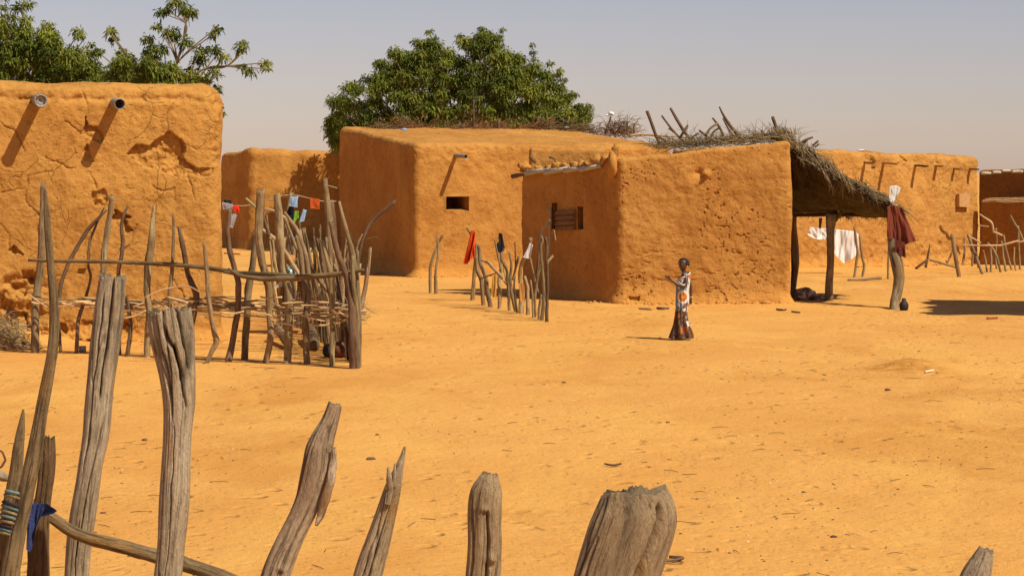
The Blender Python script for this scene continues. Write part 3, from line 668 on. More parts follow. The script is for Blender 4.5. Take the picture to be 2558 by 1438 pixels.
roofY = YD + 1.6
spD = []
for x in range(1645, 1975, 7):
    t = (x - 1645) / 330; spD.append((x, 366 - 24 * t + rs.uniform(-2, 3), roofY - .9 + rs.uniform(0, 1.3), .25, .09, 22, rs.choice([GR, GR, (.36, .26, .12)])))
bd = brush('roof_brush', hD, spD, STRAW, .2, .55, 6, .006, .35); bd['label'] = 'grey straw and twigs heaped over the roof edge'
for pts in ([(1616, 277, 4), (1627, 306, 4), (1638, 337, 4.2), (1650, 362, 4)], [(1653, 289, 2.4), (1681, 326, 2.6), (1712, 357, 2.2)], [(1675, 271, 3.2), (1700, 314, 4), (1716, 338, 3.5), (1735, 362, 2.5)],
            [(1718, 314, 3), (1708, 328, 3), (1700, 342, 3)], [(1747, 326, 2.6), (1775, 348, 3), (1790, 358, 3)], [(1780, 295, 2.3), (1797, 318, 3), (1811, 350, 3)],
            [(1794, 308, 3), (1775, 320, 2.8), (1762, 340, 2.6)], [(1797, 267, 1.8), (1806, 286, 3), (1821, 310, 4), (1833, 325, 4), (1850, 346, 4)], [(1806, 296, 2), (1820, 322, 2.4), (1838, 350, 2.4)],
            [(1930, 293, 4.2), (1938, 315, 4), (1949, 348, 4.5)], [(1922, 325, 2.5), (1932, 348, 3)], [(1796, 320, 2.5), (1782, 330, 2.5), (1776, 345, 2.5)], [(1822, 332, 2), (1838, 356, 2)],
            [(1670, 320, 1.6), (1700, 345, 1.6)], [(1745, 332, 2.5), (1725, 346, 2.5)], [(1640, 340, 2.2), (1680, 360, 3)], [(1901, 325, 1.8), (1915, 345, 2)], [(1760, 345, 2.2), (1780, 352, 2.2)]):
    b = Buf(); pstick(b, pts, roofY + random.uniform(-.4, .5), n=6, wob=.6); b.build('roof_stick', WOOD_D if random.random() < .7 else WOOD_P, hD)
for pts in ([(2030, 343, 2.6), (2008, 352, 3), (1994, 364, 3)], [(2018, 347, 2.4), (2002, 366, 2.6)], [(2044, 352, 2.6), (2030, 364, 2.6)], [(2046, 359, 2.2), (2036, 368, 2.2)]):
    b = Buf(); pstick(b, pts, 69.5, n=6); b.build('roof_stick', WOOD_D, hF)

# ------------------------------------------------------------------ thatched shelter
sh = thing('thatched_shelter', 'sagging straw shelter on crooked posts against the front house', 'shelter', (6.7, 50.5, 0))
A3 = np.array(P(1950, 347, 51.2)); B3 = np.array(P(2226, 523, 48.9)); C3 = np.array(P(1955, 538, 54.6)); D3 = np.array(P(2243, 541, 52.6))
mid1 = np.array(P(1992, 380, 50.9)); mid2 = np.array(P(2080, 440, 49.8)); mid3 = np.array(P(2150, 474, 49.4))
edge = catmull([A3, mid1, mid2, mid3, B3], 70); backe = catmull([C3, C3 * .5 + D3 * .5 + [0, 0, .03], D3], 70)
b = Buf(); V = []; G = []; rs2 = np.random.RandomState(4)
nvv = 40
for s_, th_ in ((0, .0), (1, .13)):
    for a in range(70):
        for k in range(nvv):
            t = k / (nvv - 1); q = edge[a] * (1 - t) + backe[a] * t; q = q + np.array([0, 0, -.10 * math.sin(t * 3.1)])
            V.append(q + np.array([0, 0, th_ * (.4 + .6 * min(1, t * 6))]))
V = np.array(V); V[:, 2] += .12 * fbm(V * 1.8, 3, 9) + .02 * fbm(V * 11, 2, 19)
f = []
for a in range(69):
    for k in range(nvv - 1):
        i0 = a * nvv + k; f.append((i0, i0 + 1, i0 + nvv + 1, i0 + nvv)); o = 70 * nvv; f.append((o + i0, o + i0 + nvv, o + i0 + nvv + 1, o + i0 + 1))
o = 70 * nvv
for a in range(69):
    for k in (0, nvv - 1):
        i0 = a * nvv + k; f.append((i0, i0 + nvv, o + i0 + nvv, o + i0) if k == 0 else (i0, o + i0, o + i0 + nvv, i0 + nvv))
for k in range(nvv - 1):
    for a in (0, 69): i0 = a * nvv + k; f.append((i0, i0 + 1, o + i0 + 1, o + i0))
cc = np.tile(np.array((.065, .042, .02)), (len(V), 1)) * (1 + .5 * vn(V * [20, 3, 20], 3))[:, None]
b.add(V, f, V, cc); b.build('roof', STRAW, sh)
# straw tufts lying over and hanging from the edges
def tufts(name, parent, path, n, lmin, lmax, dirf, colr, seed, wid=.007, spread=.10):
    rs = np.random.RandomState(seed); b = Buf(); m = len(path)
    ncl = max(6, n // 26); CA = rs.rand(ncl) * (m - 1); CD = rs.normal(0, .24, (ncl, 3)); CL = rs.uniform(.5, 1.35, ncl); CQ = rs.normal(0, spread * .7, (ncl, 3)); CB = rs.uniform(.65, 1.25, ncl)
    for k in range(n):
        ci = rs.randint(ncl); a = float(np.clip(CA[ci] + rs.normal(0, m * .012), 0, m - 1.01)); i0 = int(a); q = path[i0] * (1 - (a - i0)) + path[min(i0 + 1, m - 1)] * (a - i0)
        q = q + rs.normal(0, spread * .7, 3) * [1, 1, .5] + CQ[ci] * [1, 1, .5]; L = rs.uniform(lmin, lmax) * CL[ci]; d = dirf(a / (m - 1), rs) * .8 + CD[ci]; d = d / np.linalg.norm(d)
        pts = [q - d * L * .4 + [0, 0, .05], q, q + d * L * .5, q + d * L * .9 + [0, 0, -.18 * L]]
        v = rs.uniform(.7, 1.2) * CB[ci]; tube(b, pts, [wid, wid, wid * .8, wid * .4], n=3, seg=5, rough=0, tint=tuple(np.array(colr[rs.randint(len(colr))]) * v))
    return tag(b.build(name, STRAW, parent), kind='stuff')
GC = [(.20, .135, .06), (.13, .085, .038), (.27, .18, .08)]
tufts('straw_fringe', sh, edge, 600, .10, .34, lambda t, r: np.array([r.normal(.55, .45), r.normal(-.2, .5), r.normal(-.8, .3)]), GC, 5, .008, .07)
tufts('straw_fringe', sh, edge + [0, .12, .06], 520, .25, .65, lambda t, r: np.array([r.normal(1, .3), r.normal(-.3, .3), r.normal(-.55, .15)]), GC, 6, .008, .07)
tufts('straw_fringe', sh, edge[:24] + [.02, 0, .02], 420, .3, .75, lambda t, r: np.array([r.normal(.7, .25), r.normal(-.1, .3), r.normal(-.8, .2)]), GC, 16, .008, .08)
tufts('straw_fringe', sh, backe, 260, .03, .12, lambda t, r: np.array([r.normal(0, .5), r.normal(0, .5), -1]), [(.14, .09, .045)], 7, .008, .08)
tufts('straw_fringe', sh, catmull([B3, D3], 20), 350, .1, .35, lambda t, r: np.array([r.normal(.5, .3), r.normal(0, .5), -.8]), GC, 8, .008, .08)
for pts, Yq in (([(2234, 508, 10), (2228, 560, 13), (2232, 620, 15), (2245, 672, 15), (2248, 715, 14), (2236, 745, 12), (2232, 778, 12), (2232, 800, 12)], 48.8),
                ([(2078, 536, 15), (2074, 575, 10), (2076, 620, 9), (2074, 680, 9), (2070, 720, 10), (2071, 752, 10), (2071, 770, 10)], YG(752)),
                ([(1983, 540, 8), (1984, 600, 9), (1988, 640, 11), (1984, 690, 9), (1980, 738, 7), (1980, 750, 7)], YG(738))):
    b = Buf(); pstick(b, pts, Yq, n=16, rough=.09, groove=.10, Y1=47.5 if Yq == 48.8 else None); b.build('post', WOOD_P, sh)
for (q0, q1) in ((edge[2] + [0, .1, -.06], B3 + [.1, 0, -.05]), (C3 + [0, -.3, .0], D3 + [0, -.2, 0]), (edge[35] + [0, 0, -.08], backe[35] + [0, 0, -.05])):
    b = Buf(); tube(b, [q0, (q0 + q1) / 2 + [0, 0, .03], q1], [.035, .04, .03], n=8, seed=3); b.build('beam', WOOD_D, sh)
b = Buf(); pstick(b, [(2050, 545, 4), (2048, 570, 3)], YG(752), n=6); b.build('fork', WOOD_D, sh)
b = Buf(); pstick(b, [(2104, 528, 3), (2088, 548, 5), (2078, 560, 5)], YG(752), n=6); b.build('fork', WOOD_D, sh)

# the broad shelter standing off to the right whose shadow lies on the sand
s2_ = thing('thatched_shelter', 'flat straw shelter just outside the right edge, casting the long shadow', 'shelter', (13, 47, 0))
b = Buf(); nx, ny = 40, 40; V = []
hz = 3.9; dx, dyy = hz / math.tan(R(EL)) * math.cos(R(BETA)), hz / math.tan(R(EL)) * math.sin(R(BETA))
x0, y0, x1, y1 = 8.35 + dx, 45.9 - dyy, 14 + dx, 51.0 - dyy
for s_ in (0, 1):
    for a in range(nx + 1):
        for k in range(ny + 1):
            u, v = a / nx, k / ny
            xe = .35 * vn(np.array([[0, v * 14, 3.0]]), 5)[0] * (1 - u) + (.9 * (1 - u) * (v - .35)) * 1.0
            ye = .12 * vn(np.array([[u * 16, 0, 1.0]]), 6)[0]
            V.append((x0 + (x1 - x0) * u + xe, y0 + (y1 - y0) * v + ye, hz + .15 * s_))
f = []; m = (nx + 1) * (ny + 1)
for a in range(nx):
    for k in range(ny):
        i0 = a * (ny + 1) + k; f.append((i0, i0 + 1, i0 + ny + 2, i0 + ny + 1)); f.append((m + i0, m + i0 + ny + 1, m + i0 + ny + 2, m + i0 + 1))
b.add(V, f, V, np.tile([.2, .14, .07], (len(V), 1))); b.build('roof', STRAW, s2_)
for (x, y) in ((x0 + .6, y0 + .4), (x0 + .7, y1 - .5), (x1 - .5, y0 + .5), (x1 - .4, y1 - .4)):
    b = Buf(); tube(b, [(x, y, hz), (x + .05, y, 2), (x, y + .04, -.2)], [.07, .08, .09], n=8, seed=int(x * 9)); b.build('post', WOOD_P, s2_)

# ------------------------------------------------------------------ trees
def tree(name, label, loc, trunkpts, limbs, lobes, seed, frond=.3, wid=.075, per=85, cols=((.145, .165, .024), (.11, .135, .018), (.215, .225, .034), (.07, .092, .014))):
    t = thing(name, label, 'tree', loc); b = Buf()
    tube(b, trunkpts, np.linspace(.13, .22, len(trunkpts)), n=14, seed=seed, rough=.1, groove=.1)
    for pts, r in limbs: tube(b, pts, np.linspace(r, max(.009, r * .3), len(pts)), n=6, seed=seed + 1, rough=.08)
    b.build('trunk', WOOD_B, t)
    rs = np.random.RandomState(seed); VV = []; FF = []; CC = []; n0 = 0
    for (c, r, k) in lobes:
        nn = max(12, int(per * k * (r / .35) ** 1.6)); base = np.array(cols[rs.choice(len(cols), p=[.36, .3, .16, .18])]) * rs.uniform(.85, 1.2)
        d = rs.normal(0, 1, (nn, 3)); d[:, 2] = d[:, 2] * .8 + .25; d /= np.linalg.norm(d, axis=1, keepdims=True)
        st = c + d * r * rs.uniform(.05, .75, (nn, 1)) * [1, 1, .9]
        out = d * [1, 1, .35] + rs.normal(0, .35, (nn, 3)); out /= np.linalg.norm(out, axis=1, keepdims=True) + 1e-9
        L = frond * rs.uniform(.55, 1.15, (nn, 1)) * min(1.2, .6 + r)
        p1 = st + out * L * .5; p2 = st + out * L * .85 + np.array([0, 0, -1]) * L * rs.uniform(.25, .6, (nn, 1))
        side = np.cross(out, [0, 0, 1]) + rs.normal(0, .35, (nn, 3)); side /= np.linalg.norm(side, axis=1, keepdims=True) + 1e-9
        w_ = wid * rs.uniform(.6, 1.2, (nn, 1))
        q = np.stack([st - side * w_ * .15, st + side * w_ * .15, p1 + side * w_ * .5, p1 - side * w_ * .5, p2 + side * w_ * .12, p2 - side * w_ * .12], 1)
        col = base[None] * rs.uniform(.75, 1.3, (nn, 1)) * [1, 1, 1]
        yl = rs.rand(nn) < .05; col[yl] = np.array([.26, .22, .05])
        VV.append(q.reshape(-1, 3)); CC.append(np.repeat(col, 6, 0))
        ids = n0 + np.arange(nn) * 6
        FF.append(np.stack([ids, ids + 1, ids + 2, ids + 3], 1)); FF.append(np.stack([ids + 3, ids + 2, ids + 4, ids + 5], 1)); n0 += nn * 6
    b = Buf(); b.add(np.concatenate(VV), np.concatenate(FF), None, np.concatenate(CC)); b.build('crown', LEAF, t, smooth=False)
    return t

def poisson(poly, r, n, rs, inset=0):
    xs = [q[0] for q in poly]; ys = [q[1] for q in poly]; P_ = []
    for _ in range(n * 30):
        x, y = rs.uniform(min(xs), max(xs)), rs.uniform(min(ys), max(ys))
        if not in_poly(np.array([x]), np.array([y]), poly)[0]: continue
        if all((x - a) ** 2 + (y - b_) ** 2 > r * r for a, b_ in P_): P_.append((x, y))
        if len(P_) >= n: break
    return P_
polyT = [(835, 345), (822, 308), (838, 290), (838, 250), (858, 255), (875, 228), (885, 212), (915, 212), (955, 190), (955, 160), (990, 165), (1000, 135), (1035, 140), (1045, 120), (1070, 110), (1092, 120), (1108, 128), (1140, 140),
         (1150, 100), (1180, 105), (1205, 95), (1240, 100), (1250, 130), (1290, 140), (1320, 175), (1350, 178), (1380, 190), (1395, 210), (1410, 240), (1430, 262), (1460, 285), (1450, 340), (1420, 365), (840, 365)]
rs3 = random.Random(11); YT = 83.0; kT = YT / F
lob = []
for rep in range(3):
    for (x, y) in poisson(polyT, 25, 170, rs3):
        if any(math.hypot(x - a_, y - b_) < r_ for a_, b_, r_ in ((1162, 142, 17), (1146, 254, 15), (1217, 156, 12), (905, 238, 15), (1385, 232, 15), (1052, 205, 12), (1290, 250, 13), (980, 262, 12), (1340, 200, 12))): continue
        e = max(0, 1 - ((x - 1150) / 330) ** 2 - (max(0, 300 - y) / 240) ** 2 * .8) ** .5
        dy = (-1, .1, .8)[rep] * 3.2 * e + rs3.uniform(-.5, .5); lob.append((np.array(P(x, y, YT)) + [0, dy, 0], rs3.uniform(.29, .44), 1.15))
for (x, y, r) in ((1076, 84, 13), (1080, 105, 20), (1070, 128, 24), (1040, 105, 16), (1022, 140, 20), (1148, 90, 14), (1165, 110, 22), (1215, 85, 20), (1255, 75, 10), (1246, 95, 16), (1235, 115, 22), (1331, 112, 9), (1331, 132, 13), (1334, 150, 12),
                  (850, 248, 22), (836, 300, 24), (822, 312, 14), (838, 345, 18), (835, 365, 14), (880, 216, 18), (895, 230, 22), (948, 160, 18), (985, 140, 20), (1375, 160, 14), (1395, 185, 15), (1408, 200, 12), (1400, 175, 10), (1428, 240, 14), (1450, 270, 17), (1470, 268, 15), (1460, 300, 18), (1440, 235, 10), (1200, 75, 10)):
    lob.append((np.array(P(x, y, YT)) + [0, rs3.uniform(-.6, .6), 0], r * kT * .95, 1.2))
# the low side of the crown that shades the far house
for k in range(26):
    lob.append((np.array((rs3.uniform(-5.6, -3.6), rs3.uniform(82.2, 84.6), rs3.uniform(3.0, 4.6))), .38, 1))
hub = np.array((-1.8, YT, 2.6)); limbs = []
for k in range(0, len(lob), 4):
    c = lob[k][0]; m_ = hub * .45 + c * .55 + np.array([0, 0, -.25]); limbs.append(([hub, m_, c], .06))
tree('leafy_tree', 'broad dense green tree rising behind the middle mud house', (-1.8, YT, 0), [hub + [0, 0, .3], (-1.75, YT, 1.4), (-1.8, YT, -.3)], limbs, lob, 21, .20, .056, 175)

YL = 49.5; kL = YL / F; lob = []
polyL = [(0, 60), (30, 70), (60, 80), (95, 95), (110, 75), (130, 90), (150, 115), (190, 120), (215, 150), (235, 175), (265, 160), (300, 150), (330, 160), (370, 150), (400, 175), (440, 185), (490, 200), (480, 232), (0, 232)]
for rep in range(3):
    for (x, y) in poisson(polyL, 24, 110, rs3):
        if math.hypot(x - 247, y - 158) < 16 or math.hypot(x - 288, y - 192) < 18: continue
        lob.append((np.array(P(x, y, YL)) + [0, rs3.uniform(-1.4, 1.4), 0], rs3.uniform(.21, .29), 1.1))
far_l = [(451, 13, 28), (480, 35, 25), (468, 30, 22), (409, 35, 20), (420, 28, 12), (416, 80, 27), (432, 92, 20), (400, 72, 14), (537, 72, 16), (532, 86, 14), (611, 118, 19), (606, 132, 14), (655, 158, 19), (662, 172, 12), (617, 176, 19), (605, 168, 12),
         (545, 132, 24), (560, 145, 20), (500, 128, 25), (490, 150, 25), (464, 108, 24), (374, 100, 18), (362, 125, 20), (385, 118, 14), (410, 130, 24), (384, 150, 26), (432, 172, 28), (470, 175, 20), (496, 195, 24), (520, 205, 20), (545, 186, 20), (545, 232, 17), (548, 222, 12),
         (549, 270, 13), (545, 282, 9), (275, 80, 18), (283, 98, 14), (268, 72, 10), (198, 80, 17), (213, 95, 15), (220, 110, 10), (112, 62, 20), (108, 80, 20), (125, 85, 22), (142, 92, 16), (55, 8, 20), (58, 25, 20), (64, 52, 22), (10, 20, 18), (15, 42, 24), (-5, 60, 30), (500, 232, 18), (235, 125, 14), (250, 135, 14), (300, 130, 18), (320, 148, 20)]
for (x, y, r) in far_l: lob.append((np.array(P(x, y, YL)) + [0, rs3.uniform(-.7, .7), 0], r * kL * 1.02, 1.3))
for k in range(60): lob.append((np.array((rs3.uniform(-13.5, -10.3), YL + rs3.uniform(-1.5, 1.5), rs3.uniform(4.2, 7.2))), .25, 1))
h1 = np.array(P(430, 250, YL)); h0 = np.array(P(60, 260, YL)); limbs = []
for (x, y, r) in far_l:
    c = np.array(P(x, y, YL)); h = h1 if x > 240 else h0
    if 560 < x: pts = [h, np.array(P(500, 178, YL)), np.array(P(565, 166, YL)), c]
    elif y < 110 and x > 390: pts = [h, np.array(P(440, 165, YL)), np.array(P(457, 105, YL)), np.array(P(464, 60, YL)), c] if y < 60 else [h, np.array(P(442, 160, YL)), c]
    else: pts = [h, h * .5 + c * .5 + [0, 0, -.12], c]
    limbs.append((pts, .028))
root = np.array(((-9.0), YL + .4, 0))
limbs += [([root + [0, 0, 2.2], (root + [0, 0, 2.2]) * .4 + h1 * .6, h1], .10), ([root + [0, 0, 2.2], (root + [0, 0, 2.2]) * .4 + h0 * .6, h0], .10)]
tree('leafy_tree', 'airy green tree with loose drooping tufts above the left house', tuple(root), [root + [0, 0, 2.4], root + [.1, 0, 1.2], root + [0, 0, -.3]], limbs, lob, 22, .175, .040, 260)

# ------------------------------------------------------------------ near fence posts
GN = 'weathered posts of the near fence'
def near_post(label, pts, Y, mat=WOOD_N, n=72, groove=.16, jag=.9, flat=.8, seed=1, rough=.045, extra=None, tint=(1, 1, 1), splits=(), knots=(), shape=0.0):
    # carry the post down into the bank
    pts = list(pts); x, y, h = pts[-1]; x2, y2, _ = pts[-2]
    zb = gz((x - CX) * Y / F, Y) - .3; yb = HY - (zb - HC) / Y * F; sl_ = (x - x2) / max(1, y - y2)
    for k in (1, 2, 3): pts.append((x + sl_ * (yb - y) * k / 3 * .8, y + (yb - y) * k / 3, h * (1 + .03 * k)))
    b = Buf(); pstick(b, pts, Y, n=n, rough=rough, jag=jag, groove=groove, seed=seed, seg=300, flat=flat, wob=0, tint=tint, splits=splits, knots=knots, shape=shape)
    if extra:
        for e in extra: pstick(b, e[0], Y + e[1], n=24, rough=.14, jag=1.6, groove=.2, seed=seed + 3, seg=60, flat=.7, tint=tint)
    o = b.build('fence_post', mat, None); tag(o, label, 'post', GN); return o
near_post('tall thin curved fence post, tapering to a point near the left edge', [(112, 470, 3), (115, 505, 8), (119, 560, 9), (122, 620, 9), (127, 670, 10), (133, 720, 11), (136, 790, 12), (135, 850, 13), (127, 910, 14), (116, 960, 15), (104, 1020, 16), (94, 1090, 18), (82, 1150, 19), (68, 1210, 20), (52, 1280, 22), (38, 1350, 24), (24, 1438, 26)], 7.6, WOOD_B, groove=.07, jag=.2, seed=3)
near_post('splintered stake with a needle-thin tip, tied beside the tall curved post', [(58, 1022, 2.5), (54, 1060, 9), (47, 1100, 13), (40, 1180, 17), (28, 1260, 22), (20, 1340, 24), (16, 1438, 26)], 7.75, WOOD_B, groove=.2, jag=.4, seed=5)
near_post('short dark split stake with a notched top, blue rag tied round it', [(122, 1100, 14), (121, 1125, 19), (118, 1170, 21), (110, 1230, 20), (102, 1290, 22), (97, 1360, 26), (95, 1438, 29)], 7.9, WOOD_B, groove=.14, jag=1.3, seed=8, flat=.5, tint=(.78, .68, .62))
near_post('thick grey square-topped post with deep vertical cracks, second tall post from left', [(281, 698, 35), (279, 712, 36), (276, 760, 38), (268, 820, 38), (261, 880, 38), (254, 940, 35), (247, 1000, 34), (244, 1060, 37), (239, 1100, 34), (228, 1150, 31), (218, 1220, 30), (206, 1290, 33), (197, 1360, 32), (192, 1438, 31)], 8.5, WOOD_N, groove=.17, jag=.45, seed=11, n=128, splits=((.25, .15, 0, .27, .13, .5), (-.35, -.45, .02, .42, .10, .35), (.5, -.1, .3, .62, .09, .3), (-.1, .2, .5, .9, .08, .3)))
near_post('club-headed post widening to a gnarled knot at its top', [(424, 792, 56), (427, 812, 60), (432, 850, 56), (438, 890, 50), (443, 940, 44), (447, 990, 40), (447, 1040, 37), (443, 1090, 35), (441, 1150, 36), (439, 1210, 38), (434, 1280, 38), (428, 1350, 34), (424, 1400, 33), (420, 1438, 35)], 7.45, WOOD_N, groove=.11, jag=.5, seed=14, n=128, splits=((-.6, -.35, 0, .22, .14, .4), (-.15, .35, .02, .14, .16, .35), (.1, .6, .05, .20, .12, .35), (.45, .85, .0, .12, .14, .3), (-.2, -.1, .2, .8, .06, .2)))
near_post('leaning bent post with a bark slab peeling from its right side', [(836, 1012, 18), (830, 1042, 20), (815, 1072, 25), (798, 1100, 33), (797, 1135, 38), (791, 1180, 38), (776, 1230, 34), (758, 1280, 32), (736, 1320, 31), (714, 1370, 33), (697, 1410, 36), (688, 1438, 36)], 7.2, WOOD_N, groove=.07, jag=.5, seed=17, rough=.04, n=128, splits=((-.1, -.35, .5, .95, .10, .4), (.35, .2, .28, .6, .07, .3)), knots=((.25, .40, .011, .22), (.3, .53, .010, .2), (-.5, .52, .02, .15)), shape=.03,
          extra=[([(834, 1120, 5), (833, 1160, 10), (826, 1200, 11), (812, 1250, 12), (800, 1290, 10), (790, 1312, 4)], -.03)], tint=(1.05, .97, .93))
near_post('leaning splintered post ending in one long thin spike', [(1011, 1116, 3), (1005, 1140, 7), (1000, 1165, 10), (990, 1185, 15), (983, 1215, 21), (974, 1250, 24), (960, 1300, 27), (945, 1350, 31), (930, 1395, 34), (918, 1438, 36)], 7.0, WOOD_N, groove=.18, jag=.6, n=110, seed=20, splits=((.1, .0, .1, .8, .12, .4), (-.4, -.3, .2, .7, .08, .3)), extra=[([(970, 1168, 3), (972, 1190, 7), (975, 1225, 9), (968, 1260, 7)], -.03), ([(986, 1158, 2), (986, 1180, 5), (982, 1215, 7)], -.02)], tint=(.92, .86, .76))
near_post('upright round-topped stump post with a knot hole, right of the spiked post', [(1224, 1184, 20), (1220, 1196, 34), (1214, 1225, 42), (1211, 1270, 43), (1212, 1320, 42), (1213, 1370, 42), (1209, 1410, 43), (1207, 1438, 44)], 6.8, WOOD_N, groove=.14, jag=.35, seed=23, n=128, splits=((.15, .3, .08, .45, .16, .4), (-.1, .05, .3, .95, .08, .3), (.7, .6, .2, .9, .12, .35), (-.75, -.7, .05, .8, .12, .3)), knots=((.3, .22, .016, .3), (.0, .09, .012, .2)), shape=.03, tint=(.9, .80, .66))
near_post('very thick broad stump post with a wide split, largest of the near posts', [(1582, 1232, 82), (1588, 1244, 93), (1592, 1262, 102), (1588, 1284, 106), (1580, 1310, 107), (1570, 1340, 107), (1558, 1380, 106), (1545, 1415, 105), (1538, 1438, 104)], 6.4, WOOD_N, groove=.03, jag=.24, seed=27, n=160, flat=.6, rough=.0, shape=.018, knots=((.45, .2, .03, .08),), splits=((.66, .10, .01, .42, .13, .95), (.52, .42, .02, .20, .06, .4), (-.7, -.75, .1, .7, .05, .2)), tint=(1.0, .92, .82))
near_post('last near post, mostly cut off by the bottom edge at right', [(2462, 1374, 20), (2458, 1390, 26), (2448, 1410, 33), (2437, 1438, 40)], 6.6, WOOD_N, groove=.14, jag=.6, seed=31, n=64)
b = Buf(); pstick(b, [(70, 1250, 12), (105, 1275, 14), (135, 1297, 15), (175, 1325, 15), (230, 1347, 16), (300, 1362, 17), (380, 1385, 18), (460, 1408, 19), (530, 1432, 20), (620, 1470, 20), (720, 1520, 20)], 8.25, n=32, seg=160, groove=.05, jag=.2, seed=40)
tag(b.build('wooden_rail', WOOD_B, None), 'bent brown branch lying as a rail behind the near posts at bottom left', 'rail')
# rope round the tall post, twisted wire, blue rag
b = Buf(); cols = [(.20, .30, .28), (.30, .22, .11), (.05, .035, .04), (.12, .2, .2), (.34, .26, .13)]
for k, (cy, tl) in enumerate(((1232, 10), (1243, 14), (1262, 16), (1272, 18), (1283, 18), (1294, 16), (1306, 14), (1318, 15), (1327, 16), (1334, 14))):
    cx0 = 52 - (cy - 1232) * .22; pts = []
    for a in range(25):
        t = 2 * np.pi * a / 24; pts.append(P(cx0 - 4 + 33 * math.cos(t), cy + tl * math.cos(t) * .6, 7.64 + .055 * -math.sin(t)))
    tube(b, pts, [.0055] * 25, n=6, seg=60, seed=k, rough=.1, tint=cols[k % 5])
o = b.build('rope', TINT, None); tag(o, 'coils of teal and yellow rope binding the two leftmost posts', 'rope')
b = Buf(); pstick(b, [(-12, 1120, 2.4), (6, 1128, 2.6), (14, 1148, 2.8), (4, 1165, 2.8), (-14, 1172, 2.6)], 8.0, n=8, seg=40, jag=0); tag(b.build('twig', WOOD_D, None), 'thin curled twig poking in at the left frame edge', 'twig')
b = Buf(); pstick(b, [(-40, 1180, 12), (-10, 1185, 13), (8, 1190, 12), (22, 1194, 8)], 7.9, n=20, seg=40, groove=.1, jag=.8)
tag(b.build('branch', WOOD_N, None), 'thick sawn branch end just below the curled twig at the left edge', 'branch')

def interp(pl, t):
    pl = np.asarray(pl, float); s_ = np.concatenate([[0], np.cumsum(np.linalg.norm(np.diff(pl[:, :2], axis=0), axis=1))]); s_ /= s_[-1]
    return np.stack([np.interp(t, s_, pl[:, k]) for k in range(pl.shape[1])], -1)
def cloth(name, label, cat, top, bot, Y, col, folds=4, amp=1.0, nu=36, nv=36, mat=None, cols=None, parent=None, seed=0, drape=.5, dY=0.0):
    """hanging cloth between an upper and a lower edge (px), with folds and real thickness"""
    px_s = top[0][0] * .13; u = np.linspace(0, 1, nu); a = interp(top, u); c = interp(bot, u); k = Y / F; V = []; Cc = []
    for s_ in (0, 1):
        for i in range(nu):
            for j in range(nv):
                t = j / (nv - 1); q = a[i] * (1 - t) + c[i] * t
                ph = u[i] * folds * 2 * math.pi + seed + 1.3 * math.sin(2.2 * t + seed); dd = amp * 7 * k * (mn.noise(Vector((u[i] * folds * 1.5 + .5 * t, t * 1.4, seed * 3.7 + px_s))) * (.5 + .7 * t) + .35 * mn.noise(Vector((u[i] * folds * 4, t * 2.6, seed * 5.1 + px_s))))
                x, y, z = P(q[0] + .9 * math.sin(ph * .7 + 3 * t), q[1], Y + dY * t + dd + .006 * s_); V.append((x, y, z))
                Cc.append(cols(u[i], t) if cols else col)
    f = []; m = nu * nv
    for i in range(nu - 1):
        for j in range(nv - 1):
            p = i * nv + j; f.append((p, p + 1, p + nv + 1, p + nv)); f.append((m + p, m + p + nv, m + p + nv + 1, m + p + 1))
    for i in range(nu - 1):
        for j in (0, nv - 1): p = i * nv + j; f.append((p, p + nv, m + p + nv, m + p))
    for j in range(nv - 1):
        for i in (0, nu - 1): p = i * nv + j; f.append((p, p + 1, m + p + 1, m + p))
    b = Buf(); b.add(V, f, V, Cc); o = b.build(name, mat or TINT, parent)
    if parent is None: tag(o, label, cat)
    return o
cloth('rag', 'dark blue rag knotted round the short dark stake at bottom left', 'cloth', [(68, 1262), (90, 1256), (115, 1257), (135, 1268), (142, 1275)], [(66, 1372), (78, 1378), (84, 1340), (100, 1290), (134, 1282)], 7.72, (.035, .05, .15), 3, 1.6)

